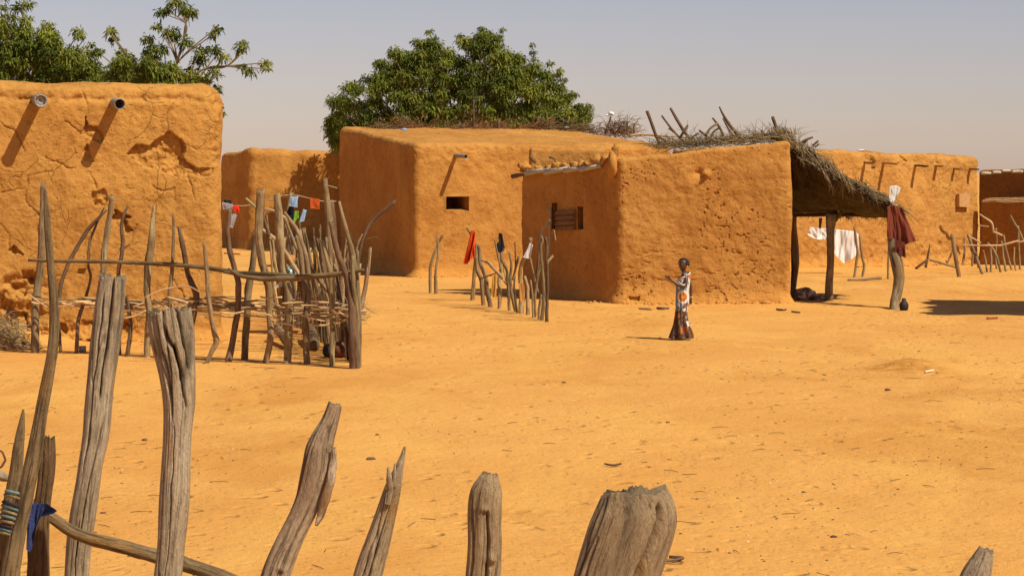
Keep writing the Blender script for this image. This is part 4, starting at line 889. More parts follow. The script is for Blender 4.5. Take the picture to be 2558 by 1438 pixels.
# ------------------------------------------------------------------ stick pen
pen = thing('stick_fence', 'crooked stick pen fence woven with twigs, in front of the left house', 'fence', (-6, 40.5, 0))
penposts = [
 ([(108, 460, 8), (106, 554, 10), (103, 651, 11), (96, 700, 12), (88, 760, 12), (88, 878, 12)], 878, 1),
 ([(267, 525, 3), (240, 550, 5), (217, 577, 6), (173, 651, 6), (152, 709, 6), (144, 790, 5), (152, 880, 5)], 880, 0),
 ([(260, 518, 2.5), (240, 562, 3.5), (224, 600, 4), (219, 658, 4), (228, 695, 4), (213, 745, 5), (195, 800, 6), (191, 882, 6)], 882, 0),
 ([(280, 489, 7), (273, 540, 8), (264, 600, 9), (258, 651, 9), (258, 720, 9), (254, 800, 9), (256, 885, 9)], 885, 1),
 ([(320, 514, 3), (307, 540, 5), (302, 568, 5), (308, 604, 6), (304, 640, 6), (295, 673, 6), (298, 740, 6), (296, 800, 6), (298, 886, 6)], 886, 0),
 ([(316, 740, 5), (326, 800, 6), (325, 840, 6), (318, 890, 7)], 890, 0),
 ([(385, 514, 4), (381, 545, 5), (380, 575, 9), (376, 622, 11), (369, 666, 11), (367, 730, 10), (372, 774, 9), (366, 892, 9)], 892, 2),
 ([(432, 535, 3), (434, 565, 4), (432, 637, 5), (430, 673, 6), (423, 731, 6), (427, 800, 6), (426, 895, 6)], 895, 1),
 ([(448, 568, 5), (455, 605, 8), (461, 637, 8), (470, 688, 8), (492, 735, 9), (486, 781, 8), (476, 820, 8), (470, 897, 8)], 897, 0),
 ([(510, 605, 5), (515, 659, 6), (521, 745, 7), (531, 810, 8), (542, 854, 9), (528, 880, 7), (517, 907, 6)], 906, 1),
 ([(575, 522, 6), (568, 575, 8), (571, 615, 8), (586, 673, 8), (595, 705, 9), (594, 782, 9), (580, 861, 9), (570, 903, 10)], 903, 0),
 ([(638, 583, 7), (630, 673, 10), (619, 727, 11), (616, 803, 11), (611, 899, 10)], 898, 1),
 ([(652, 476, 12), (648, 528, 12), (645, 590, 12), (654, 650, 12), (671, 715, 11), (675, 799, 10), (677, 841, 10), (664, 905, 9)], 905, 2),
 ([(692, 487, 10), (697, 540, 12), (701, 600, 13), (704, 674, 14), (722, 715, 15), (724, 757, 14), (721, 830, 12), (718, 906, 12)], 906, 2),
 ([(740, 590, 6), (752, 632, 7), (756, 690, 8), (769, 740, 10), (763, 811, 10), (766, 909, 10)], 908, 1),
 ([(805, 600, 6), (820, 657, 8), (829, 715, 9), (831, 799, 9), (829, 913, 8)], 912, 2),
 ([(847, 503, 4), (854, 535, 5), (862, 565, 7), (879, 624, 7), (893, 700, 7), (898, 799, 7), (897, 915, 7)], 915, 1),
 ([(826, 556, 7), (845, 640, 9), (866, 690, 10), (879, 760, 11), (882, 840, 13), (884, 920, 14)], 918, 0),
 ([(880, 640, 5), (884, 720, 7), (892, 800, 8), (892, 918, 8)], 918, 1)]
pm = {0: WOOD_D, 1: WOOD_P, 2: WOOD_P}
for pts, by, kd in penposts:
    pts = pts[:-1] + [pts[-1], (pts[-1][0], pts[-1][1] + 18, pts[-1][2])]
    pts = [(q[0], q[1], q[2] * .86) for q in pts]
    b = Buf(); pstick(b, pts, YG(by), n=14, rough=.13, jag=.8, groove=.07, seg=46, tint=tn(1.05, 1.35) if kd == 2 else tn(.8, 1.15) if kd == 1 else tn(1.0, 1.35)); b.build('post', pm[kd], pen)
# shadowless low stubs near the house wall (bases seen below the weave)
# receding right side of the pen: dense split poles
rp = random.Random(3)
for k in range(68):
    t = max(0, (k + rp.uniform(-.3, .3)) / 67); bx = 884 - 190 * t ** 1.35 + rp.uniform(-6, 6); by = 905 - 120 * t ** 1.35; Y = YG(by)
    hgt = (300 - 60 * t + rp.uniform(-60, 45)) * .92; lean = rp.uniform(-55, 22) * (1 if rp.random() < .8 else -1); hw = rp.uniform(2.8, 7.5)
    pts = [(bx + lean, by - hgt, hw * .55), (bx + lean * .7 + rp.uniform(-5, 5), by - hgt * .7, hw * .8), (bx + lean * .25 + rp.uniform(-5, 5), by - hgt * .35, hw), (bx, by, hw), (bx, by + 12, hw)]
    b = Buf(); pstick(b, pts, Y, n=9, rough=.13, jag=1.5, groove=.2, seg=24, tint=tn(.5, 1.75)); b.build('post', rp.choice([WOOD_P, WOOD_P, WOOD_D, WOOD_P]), pen)
for pts, Y, mt in (([(710, 530, 4), (745, 578, 5), (765, 640, 6), (772, 700, 7)], 36.0, WOOD_P), ([(712, 545, 3), (740, 620, 4), (790, 690, 5), (830, 740, 5)], 36.5, WOOD_P), ([(614, 495, 3), (640, 520, 4), (664, 560, 4), (676, 600, 4)], 36, WOOD_P),
                   ([(655, 520, 3.5), (690, 528, 4), (735, 560, 4)], 37, WOOD_L), ([(650, 570, 4), (690, 598, 5), (720, 640, 5), (750, 690, 5)], 37, WOOD_L), ([(988, 503, 5), (955, 528, 5), (925, 555, 4), (908, 590, 3.5), (896, 640, 4), (890, 720, 5)], 35, WOOD_D),
                   ([(905, 585, 2), (893, 610, 2.5), (884, 660, 3)], 35.5, WOOD_P), ([(658, 475, 3), (658, 540, 3), (672, 590, 5)], 36, WOOD_D)):
    b = Buf(); pstick(b, pts, Y, n=8, rough=.14, seg=24, tint=tn(.9, 1.2)); b.build('branch', mt, pen)
for pts, Y in (([(72, 650, 3), (150, 652, 4), (250, 653, 4.5), (360, 657, 5), (450, 662, 5), (530, 670, 5.5), (600, 684, 6), (680, 694, 5)], 36.2), ([(572, 672, 3), (600, 690, 5), (660, 697, 6), (720, 695, 6.5), (800, 689, 6.5), (860, 682, 6), (909, 674, 4)], 34.3), ([(560, 680, 3), (620, 682, 5), (680, 685, 5), (745, 688, 3)], 34.6)):
    pts = [(q[0], q[1], q[2] + .3) for q in pts]
    b = Buf(); pstick(b, pts, Y, n=10, rough=.12, seg=80, tint=tn(.62, .8), Y1=Y - (2.0 if pts[0][0] < 100 else .7)); b.build('rail', WOOD_P, pen)
for k in range(84):
    x0 = rp.uniform(78, 840); L = rp.uniform(60, 230); t0 = (x0 - 80) / 800; y0 = 748 + 32 * t0 + rp.gauss(0, 12); sag = rp.uniform(-8, 9); x1 = min(x0 + L, 915); hw = rp.uniform(1.4, 3.2)
    pts = []
    for a in range(6):
        u = a / 5; x = x0 + (x1 - x0) * u; pts.append((x, y0 + 32 * u * L / 800 + sag * math.sin(u * 3.1) + rp.uniform(-2.5, 2.5) + 10 * (u - .5) * rp.uniform(-1, 1), hw * (1 - .5 * u)))
    Yq = YG(880 + 35 * t0) + rp.uniform(-.14, .14)
    b = Buf(); pstick(b, pts, Yq, n=6, rough=.08, seg=22, jag=0, wob=.8, tint=tn(.9, 2.1)); b.build('twig', rp.choice([WOOD_L, WOOD_P, WOOD_P, WOOD_L]), pen)
for pts, r in (([(75, 738), (95, 752), (118, 768)], 1), ([(360, 744), (410, 722), (470, 716), (500, 730)], 1), ([(650, 741), (670, 745), (705, 742)], 2.6), ([(705, 758), (760, 755), (845, 757)], 2.6), ([(760, 762), (800, 766), (815, 768)], 2.6), ([(785, 773), (815, 770), (845, 772)], 2.6),
               ([(853, 766), (868, 762), (882, 770)], 2.6), ([(780, 812), (815, 812), (850, 806)], 2.8), ([(640, 786), (670, 786), (700, 798)], 2.8), ([(690, 805), (715, 808), (740, 815)], 2.6), ([(770, 802), (786, 790), (840, 790)], 2.4), ([(310, 795), (340, 788), (365, 775)], 2.2), ([(418, 742), (450, 750), (470, 757)], 2.6), ([(550, 780), (580, 783), (610, 778)], 2.4)):
    b = Buf(); pstick(b, [(x, y, max(r, 1.8)) for x, y in pts], YG(905) - .25, n=6, rough=.08, seg=16, jag=0, tint=(1.35, 1.35, 1.35)); b.build('twig', WOOD_L, pen)
bq = brush('twig_bundle', pen, [(872, 790, 34.2, .16, .16, 70, GR), (895, 770, 34.2, .12, .06, 40, (.45, .33, .18)), (885, 610, 34.5, .12, .1, 14, GR), (720, 840, 37, .3, .06, 30, BR), (800, 745, 37, .3, .15, 60, BR)], STRAW, .1, .4, 12, .004)

# things in and behind the pen
LOGS = 'cut logs lying in the stick pen'
def at_ground(px, py): Y = YG(py); return np.array([(px - CX) * Y / F, Y, gz((px - CX) * Y / F, Y)])
def log(label, p0, p1, r, mat=WOOD_P, name='log', group=None, lift=0):
    a = at_ground(*p0); c = at_ground(*p1); a[2] += r + lift; c[2] += r; b = Buf()
    tube(b, [a, (a + c) / 2 + [0, 0, .01], c], [r * .95, r, r * .9], n=14, seg=14, seed=int(p0[0]), jag=.3, rough=.07); o = b.build(name, mat, None); tag(o, label, 'log', group); return o
log('smooth short log leaning low on the sand behind the thick pen post', (690, 852), (722, 872), .075, WOOD_P, group=LOGS, lift=.15)
log('split yellowish log end beside the dark hollow in the pen', (775, 850), (786, 876), .09, WOOD_B, group=LOGS, lift=.1)
def pot(name, label, cat, px, py, r, h, mat, prof=None, n=24):
    c = at_ground(px, py); prof = prof or [(0, 0), (.6, 0), (.95, .25), (1, .5), (.9, .75), (.6, .92), (.62, 1), (.52, .98), (.5, .9)]
    V = []; f = []
    for (a, z) in prof:
        for k in range(n): t = 2 * np.pi * k / n; V.append(c + [a * r * math.cos(t), a * r * math.sin(t), z * h])
    for a in range(len(prof) - 1):
        for k in range(n): k2 = (k + 1) % n; f.append((a * n + k, a * n + k2, a * n + n + k2, a * n + n + k))
    f.append(tuple(range((len(prof) - 1) * n, len(prof) * n)))
    b = Buf(); b.add(V, f, V); o = b.build(name, mat, None); tag(o, label, cat); return o
CLAY = plain('fired_clay', (.19, .075, .035), .8, .2, .3, 14); BLK = plain('sooty_black', (.03, .022, .02), .7, .3, .3, 20)
pot('clay_pot', 'brown clay pot half hidden in the corner of the stick pen', 'pot', 852, 893, .135, .23, CLAY)
pot('clay_pot', 'dark round clay pot between two pen posts, left of the corner', 'pot', 822, 892, .10, .2, BLK)
pot('cooking_pot', 'small sooty black pot on the shadow edge, right of the shelter post', 'pot', 2258, 776, .09, .24, BLK, [(0, 0), (.8, 0), (1, .25), (1, .5), (.7, .72), (.45, .8), (.5, .95), (.3, 1), (.1, 1)])
pot('tin_can', 'small dented tin at the foot of a thin pen stick', 'can', 206, 880, .055, .09, METAL, [(0, 0), (1, 0), (1, 1), (.85, 1), (.85, .1)])
YEL = plain('yellow_plastic', (.55, .25, .02), .4, .5, .1, 8); TEA = plain('clear_teal_plastic', (.25, .36, .30), .25, .6, .3, 30)
def hang(name, label, cat, px, py, Y, r, h, mat, prof=None):
    o = pot(name, label, cat, 1279, 757, r, h, mat, prof); o.location = Vector(P(px, py, Y)); return o
JAR = [(0, 0), (.9, 0), (1, .1), (1, .7), (.5, .88), (.35, .92), (.35, 1), (.1, 1)]
# small shelf stand inside the pen that carries the containers
st = thing('wooden_rack', 'rough wooden rack inside the stick pen carrying plastic jars', 'rack', (-3.5, 40.5, 0))
for (x, y0) in ((700, 640), (760, 640), (712, 660), (815, 640)):
    b = Buf(); pstick(b, [(x, y0, 6), (x + 3, 720, 6), (x, 838, 6)], 40.4, n=8); b.build('leg', WOOD_P, st)
b = Buf(); cs = [P(690, 700, 40.1), P(830, 690, 40.1), P(830, 688, 40.8), P(690, 698, 40.8)]; V = [np.array(c) + [0, 0, z] for z in (0, -.04) for c in cs]
b.add(V, [(0, 1, 2, 3), (7, 6, 5, 4), (0, 4, 5, 1), (1, 5, 6, 2), (2, 6, 7, 3), (3, 7, 4, 0)]); b.build('shelf', WOOD_P, st, smooth=False)
hang('plastic_bottle', 'squat clear plastic bottle behind the pen rail', 'bottle', 723, 698, 40.3, .10, .22, TEA, JAR)
hang('plastic_jug', 'orange plastic jug seen between the split poles', 'jug', 794, 692, 40.3, .055, .42, YEL, JAR)
hang('cardboard_box', 'small orange-brown carton on the rack above the clear bottle', 'box', 727, 660, 40.5, .10, .16, plain('brown_card', (.45, .2, .05), .9, .1, .2, 9), [(0, 0), (1, 0), (1, 1), (.2, 1)])
cloth('rag', 'cream scrap of cloth hanging low inside the stick pen', 'cloth', [(697, 703), (706, 700)], [(684, 720), (704, 716)], 38, (.62, .5, .38), 1, .4, 10, 10)
# washing line between B and the pen
ln_ = thing('washing_line', 'washing line on thin poles strung behind the stick pen', 'line', (-8, 56, 0))
for pts, Y in (([(560, 512, 1.2), (620, 513, 1.4), (700, 490, 1.4), (740, 488, 1.3), (800, 502, 1.3), (840, 503, 1.3)], 58),):
    b = Buf(); pstick(b, pts, Y, n=5, seg=40, jag=0); b.build('line', WOOD_L, ln_)
for pts, Y, mt in (([(728, 482, 5), (722, 510, 5), (714, 560, 6), (712, 640, 6), (712, 715, 6)], 58, WOOD_P), ([(812, 447, 6), (814, 480, 7), (822, 540, 10), (828, 620, 12), (830, 715, 12)], 57, WOOD_P), ([(842, 470, 2), (815, 463, 2)], 57, WOOD_P), ([(826, 500, 8), (835, 600, 10), (836, 700, 11)], 58.5, WOOD_D)):
    b = Buf(); pstick(b, pts, Y, n=8); b.build('pole', mt, ln_)
SH = [('shirt', 'pale blue garment highest on the far washing line', [(726, 492), (745, 490)], [(722, 513), (743, 518)], (.30, .50, .72)),
      ('shirt', 'light blue shirt hanging lower, right of the green cloth', [(757, 522), (767, 526)], [(748, 555), (760, 552)], (.30, .50, .72)),
      ('cloth', 'orange-red cloth in the shade on the far washing line', [(774, 494), (800, 498)], [(776, 520), (798, 522)], (.55, .10, .02)),
      ('cloth', 'green cloth beside the light blue shirt', [(736, 527), (747, 527)], [(732, 560), (746, 543)], (.16, .38, .04)),
      ('cloth', 'black cloth hanging under the pale blue garment', [(722, 514), (736, 520)], [(716, 534), (732, 555)], (.02, .02, .03)),
      ('cloth', 'dark navy cloth bundle behind the poles of the pen', [(728, 580), (745, 572)], [(726, 618), (742, 614)], (.025, .03, .06)),
      ('cloth', 'grey-lilac cloth at left end of the washing line', [(556, 505), (581, 510)], [(556, 523), (582, 522)], (.36, .32, .36)),
      ('cloth', 'bright red cloth beside the grey-lilac one', [(584, 513), (597, 514)], [(584, 528), (599, 531)], (.75, .03, .015)),
      ('cloth', 'pale grey pointed cloth hanging below the red one', [(576, 532), (593, 534)], [(572, 565), (582, 570)], (.38, .35, .38)),
      ('cloth', 'small black cloth peeping out behind the left house corner', [(558, 498), (578, 501)], [(558, 505), (579, 510)], (.02, .02, .025))]
for i, (nm, lb, tp, bt, cl) in enumerate(SH): cloth(nm, lb, 'laundry', tp, bt, 57.6 + .03 * i, cl, 2, .5, 14, 14, seed=i)

# pale brush heap at the foot of the left house
bh = brush('brush_heap', None, [(15, 835, 37.3, .35, .22, 260, (.40, .30, .15)), (45, 862, 37.0, .3, .1, 160, (.42, .28, .13)), (0, 815, 37.5, .25, .2, 120, (.3, .24, .14)), (70, 872, 37, .25, .05, 70, (.3, .2, .1))], STRAW, .08, .3, 15, .006)
tag(bh, 'pale brush and rubble heaped at the foot of the left house wall', 'brush heap', None, 'stuff')

# ------------------------------------------------------------------ drying fence between middle and front house
df = thing('stick_fence', 'short row of forked crooked sticks hung with clothes, before the middle house', 'fence', (0, 46, 0))
dfs = [([(1167, 569, 4), (1172, 576, 4), (1182, 595, 3), (1192, 618, 4), (1189, 649, 5.5), (1184, 688, 5), (1180, 752, 5.5), (1180, 762, 5.5)], 751, WOOD_P),
 ([(1188, 640, 5), (1192, 676, 5), (1203, 700, 5.5), (1205, 730, 5), (1208, 764, 5), (1208, 775, 5)], 763, WOOD_P), ([(1195, 612, 4), (1200, 657, 5), (1214, 696, 6), (1217, 725, 6), (1226, 767, 6), (1226, 778, 6)], 767, WOOD_P),
 ([(1202, 649, 3), (1219, 655, 4), (1246, 684, 4.5), (1262, 703, 4), (1278, 722, 4)], 772, WOOD_L), ([(1250, 600, 2.5), (1253, 640, 4), (1252, 670, 4.5), (1246, 700, 5), (1249, 735, 5), (1247, 772, 5), (1247, 782, 5)], 771, WOOD_L),
 ([(1254, 650, 4), (1266, 672, 4), (1270, 725, 4), (1272, 775, 4), (1272, 785, 4)], 775, WOOD_P), ([(1272, 630, 3), (1278, 660, 3), (1274, 700, 4), (1278, 730, 4.5), (1284, 760, 5), (1288, 778, 5), (1289, 788, 5)], 778, WOOD_P),
 ([(1286, 604, 1.5), (1288, 650, 2), (1284, 720, 2.5), (1292, 781, 3)], 780, WOOD_D), ([(1325, 595, 5), (1326, 605, 4), (1318, 630, 5), (1302, 660, 5), (1298, 690, 5), (1303, 720, 7), (1303, 783, 7), (1303, 793, 7)], 782, WOOD_L),
 ([(1310, 690, 4), (1318, 720, 5), (1318, 787, 5), (1318, 797, 5)], 786, WOOD_L), ([(1350, 660, 3), (1340, 710, 4), (1335, 750, 4), (1337, 795, 4), (1337, 803, 4)], 793, WOOD_P),
 ([(1351, 590, 3.5), (1357, 600, 4), (1350, 612, 4), (1353, 650, 4), (1356, 700, 4.5), (1359, 740, 4.5), (1353, 803, 5), (1353, 812, 5)], 801, WOOD_P),
 ([(1361, 592, 3.5), (1367, 618, 4), (1366, 657, 4), (1368, 715, 4), (1366, 770, 4.5), (1366, 805, 5), (1366, 815, 5)], 804, WOOD_D),
 ([(1374, 549, 4), (1362, 565, 3), (1350, 580, 4), (1346, 640, 3), (1340, 690, 3)], 795, WOOD_D), ([(1381, 639, 3.5), (1369, 652, 3.5), (1366, 670, 3)], 804, WOOD_L), ([(1236, 600, 2), (1244, 640, 2.5), (1253, 680, 3)], 772, WOOD_P),
 ([(1296, 640, 3), (1288, 670, 3), (1280, 700, 3)], 780, WOOD_P), ([(1325, 700, 2.5), (1330, 740, 3), (1332, 797, 3)], 795, WOOD_P), ([(1240, 682, 2), (1215, 690, 2), (1200, 696, 2)], 768, WOOD_D), ([(1325, 645, 2), (1336, 700, 2), (1345, 730, 2)], 792, WOOD_P), ([(1384, 575, 1.5), (1388, 600, 1.5)], 800, WOOD_L),
 ([(1345, 800, 3), (1347, 770, 3.5), (1352, 735, 3)], 799, WOOD_P)]
for pts, by, mt in dfs:
    b = Buf(); pstick(b, pts, YG(by), n=9, rough=.14, groove=.06, seg=34, tint=tn(.85, 1.2)); b.build('post', mt, df)
cloth('cloth', 'vivid orange-red cloth hanging on the leftmost tall stick of the row', 'laundry', [(1176, 576), (1183, 574), (1188, 582)], [(1157, 658), (1168, 660), (1175, 645), (1184, 648)], YG(753), (.72, .085, .012), 4, 2.2, 40, 40)
cloth('cloth', 'black and yellow cloth draped on a pale forked stick', 'laundry', [(1246, 582), (1254, 583)], [(1238, 625), (1248, 632), (1258, 626), (1265, 632)], YG(772), (.02, .018, .025), 2, .9, 20, 20, cols=lambda u, t: (.65, .38, .03) if ((u > .8 and t > .8) or (u < .25 and .35 < t < .5)) else (.02, .018, .028))
cloth('cloth', 'white rag wrapped on a leaning stick before the shaded wall', 'laundry', [(1323, 607), (1331, 612)], [(1307, 643), (1325, 646)], YG(783), (.62, .58, .54), 2, .9, 16, 20)
cloth('cloth', 'yellow-tan cloth hanging low behind the forked sticks', 'laundry', [(1228, 690), (1242, 684)], [(1226, 740), (1240, 745)], YG(763), (.55, .30, .06), 2, .7, 16, 20)
cloth('cloth', 'orange-tan hide draped low over a thick pale stick', 'laundry', [(1296, 708), (1312, 703)], [(1297, 750), (1312, 753)], YG(786), (.50, .23, .06), 2, .7, 16, 20)
cloth('cloth', 'yellowish hanging strip between the pale forked sticks', 'laundry', [(1252, 650), (1262, 652)], [(1256, 700), (1270, 705)], YG(774), (.55, .38, .12), 2, .7, 16, 20)
for lb, pts, by in (('left forked pole of the pair before the middle house window', [(1106, 587, 3), (1098, 602, 3), (1088, 624, 3.2), (1078, 655, 3.5), (1074, 668, 4), (1075, 731, 4), (1075, 742, 4)], 731),
                    ('right pole of the pair, with a twig fork at its top', [(1088, 587, 1.6), (1092, 600, 2.4), (1095, 615, 3.4), (1094, 640, 2.5), (1088, 676, 3), (1088, 700, 4.5), (1089, 734, 4.5), (1089, 745, 4.5)], 734)):
    b = Buf(); pstick(b, pts, YG(by), n=9, rough=.12, seg=30); o = b.build('wooden_pole', WOOD_P, None); tag(o, lb, 'pole', 'pair of thin poles before the middle house')

# ------------------------------------------------------------------ right side: clothes, poles, sheet
YR = YG(776)
cloth('cloth', 'maroon cloth tied round the near shelter post', 'laundry', [(2216, 516), (2232, 512), (2245, 516), (2252, 518)], [(2216, 590), (2232, 600), (2258, 612), (2288, 602)], 48.35, (.20, .048, .025), 4, 1.3, 40, 40, seed=2)
cloth('cloth', 'lower dark maroon tail of cloth hanging under the bigger one', 'laundry', [(2234, 598), (2262, 606)], [(2236, 630), (2262, 645)], 48.2, (.13, .03, .02), 2, .8, 20, 20, seed=4)
cloth('rag', 'small bright white rag on top of the near shelter post', 'cloth', [(2222, 466), (2236, 463), (2252, 469)], [(2222, 500), (2230, 508), (2240, 494)], 48.8, (.80, .79, .75), 2, .6, 24, 24, seed=3)
dl = thing('drying_rack', 'thin pole rack behind the shelter with a white sheet over it', 'rack', (9.5, 60, 0))
YS = YG(692)
for pts, Y in (([(2134, 567, 3), (2139, 600, 3.2), (2143, 630, 3.5), (2138, 665, 3.5), (2134, 697, 3.5), (2134, 705, 3.5)], YS), ([(2148, 588, 2.5), (2153, 639, 3), (2160, 665, 3.5), (2154, 692, 3.2), (2153, 700, 3)], YS + .2),
                ([(2046, 580, 2), (2046, 652, 2.4), (2046, 660, 2.4)], YG(653)), ([(2022, 572, 2), (2080, 576, 2.2), (2143, 580, 2)], YS + 3)):
    b = Buf(); pstick(b, pts, Y, n=8); b.build('pole', WOOD_P, dl)
cloth('sheet', 'large white sheet draped over the thin pole rack', 'laundry', [(2021, 567), (2060, 570), (2100, 574), (2137, 578), (2144, 586)], [(2018, 586), (2040, 598), (2066, 598), (2078, 614), (2090, 640), (2107, 657), (2128, 646), (2147, 630)], YS + 2.2, (.84, .80, .74), 6, 1.2, 70, 40, seed=1)
pot('basin', 'pale upturned basin lying beside the house wall, left of the sheet', 'basin', 2012, 660, .24, .22, plain('pale_enamel', (.42, .33, .17), .5, .4, .2, 9), [(0, 0), (.9, 0), (.95, .1), (.95, .7), (1, .85), (1, 1), (.9, 1), (.85, .5)])
# sack
b = Buf(); c0 = at_ground(2008, 750)
lump(b, c0 + [0, 0, .10], (.25, .22, .14), 8, 26, 18); lump(b, c0 + [.33, -.03, .05], (.26, .18, .08), 12, 26, 18)
SACK = N('sack_cloth', .5, .4); pp = SACK.pos(); xx = SACK.noise(pp, 9, 3, .6)
sackm = SACK.done(SACK.mix(SACK.ramp(xx, .45, .6), (.16, .075, .03), (.58, .44, .30)), SACK.bump(SACK.noise(pp, 30, 5, .6), .03))
tag(b.build('sack', sackm, None), 'brown and whitish sack lying on the sand under the shelter', 'sack')
rf = thing('stick_fence', 'broken low stick fence leaning at all angles before the right edge wall', 'fence', (11, 60, 0))
rfs = [([(2378, 586, 5), (2384, 625, 5.5), (2397, 694, 5.5), (2398, 702, 5.5)], 692), ([(2418, 586, 3.5), (2430, 620, 4), (2443, 655, 4), (2455, 686, 4), (2458, 694, 4)], 685), ([(2466, 607, 3), (2480, 620, 3), (2492, 645, 3), (2500, 681, 3)], 680),
       ([(2410, 592, 3), (2410, 630, 3), (2405, 664, 3)], 662), ([(2383, 617, 2.5), (2374, 640, 2.5), (2364, 664, 2.5)], 662), ([(2429, 610, 2.5), (2430, 640, 2.5), (2428, 667, 3)], 666), ([(2474, 618, 2.5), (2476, 650, 3), (2475, 680, 3)], 679),
       ([(2507, 588, 2.4), (2512, 620, 3), (2520, 650, 3), (2528, 675, 3)], 674), ([(2502, 602, 2.5), (2506, 640, 3), (2513, 679, 3)], 678), ([(2524, 538, 2.8), (2533, 556, 2.5), (2543, 570, 2.5), (2552, 590, 2.5), (2560, 610, 2.5), (2563, 680, 3)], 676),
       ([(2543, 564, 2.5), (2544, 600, 3), (2548, 675, 3)], 674), ([(2456, 625, 2), (2462, 650, 2.5), (2466, 682, 2.5)], 680), ([(2440, 630, 2.4), (2444, 670, 2.6)], 670), ([(2488, 570, 2.5), (2490, 600, 2.5), (2486, 640, 2.5), (2490, 672, 2.5)], 672), ([(2534, 618, 2), (2532, 650, 2.5), (2538, 676, 2.5)], 676)]
for pts, by in rfs:
    b = Buf(); pstick(b, pts, YG(by), n=8, rough=.12, seg=20, tint=tn(.9, 1.3)); b.build('post', WOOD_P, rf)
for pts, Y in (([(2404, 612, 2), (2440, 613, 2.2), (2500, 613, 2)], 64), ([(2495, 614, 2.4), (2520, 608, 2.6), (2544, 601, 2.4)], 65), ([(2446, 534, 1.6), (2462, 545, 2), (2478, 555, 3), (2482, 578, 2.4)], 66), ([(2480, 578, 2.6), (2495, 584, 2.8), (2504, 588, 2.4)], 66), ([(2445, 563, 1.4), (2470, 566, 1.4)], 66), ([(2420, 590, 2), (2436, 598, 2.4), (2450, 607, 2.4)], 63), ([(2541, 605, 2), (2575, 600, 2.4)], 66)):
    b = Buf(); pstick(b, pts, Y, n=7, tint=tn(1, 1.3)); b.build('rail', WOOD_L, rf)
def gstick(label, pts, Y, mat=WOOD_P, name='branch', cat='branch', group=None, n=8):
    b = Buf(); pstick(b, pts, Y, n=n, rough=.14); o = b.build(name, mat, None); tag(o, label, cat, group); return o
gstick('upright twig of the small broken snag before the right house', [(2323, 612, 1.5), (2318, 640, 3), (2312, 668, 3.5)], YG(672), WOOD_D)
gstick('low slanting half of the small broken snag before the right house', [(2316, 648, 3), (2302, 660, 3.2), (2287, 671, 3)], YG(673), WOOD_D)
gstick('long bare branch lying from the snag to the first fence stake', [(2323, 649, 2.5), (2350, 656, 3), (2375, 664, 3), (2392, 669, 2.5)], YG(672), WOOD_P)
gstick('pale log lying on the sand below the white sheet', [(2118, 700, 3), (2150, 699, 3.6), (2180, 695, 3.2), (2203, 694, 3.6)], YG(703), WOOD_P, 'log', 'log')
gstick('thin stake leaning on the wall behind the near shelter post', [(2211, 602, 2.5), (2205, 635, 3), (2197, 664, 3)], YG(664), WOOD_P, 'stake', 'stake')
gstick('short stake just right of the leaning one, behind the shelter post', [(2220, 610, 2), (2219, 660, 2.5), (2218, 698, 3)], YG(697), WOOD_P, 'stake', 'stake')
# rags on the roofs
b = Buf(); lump(b, P(1527, 284, 71), (.075, .06, .06), 3); lump(b, P(1517, 288, 71), (.06, .04, .025), 5); tag(b.build('rag', plain('white_rag', (.82, .80, .74), .8, .2, .1, 20), None), 'tiny white rag on the tip of a crooked roof stick', 'rag')
b = Buf(); lump(b, P(1416, 319, 70.5), (.075, .06, .035), 4); tag(b.build('rag', plain('white_scrap', (.8, .79, .74), .8, .2, .1, 20), None), 'white scrap caught in the roof brush at the right end of the tree', 'rag')
b = Buf(); lump(b, P(1010, 324, 68), (.10, .06, .04), 6); tag(b.build('rag', plain('blue_plastic', (.22, .36, .55), .5, .4, .3, 20), None), 'crumpled pale blue plastic scrap on the middle house roof', 'rag')
b = Buf(); lump(b, P(2150, 375, 69.3), (.11, .05, .02), 9); tag(b.build('rag', plain('white_chip', (.8, .79, .74), .8, .2, .1, 20), None), 'white flake lying on the right house parapet', 'rag')

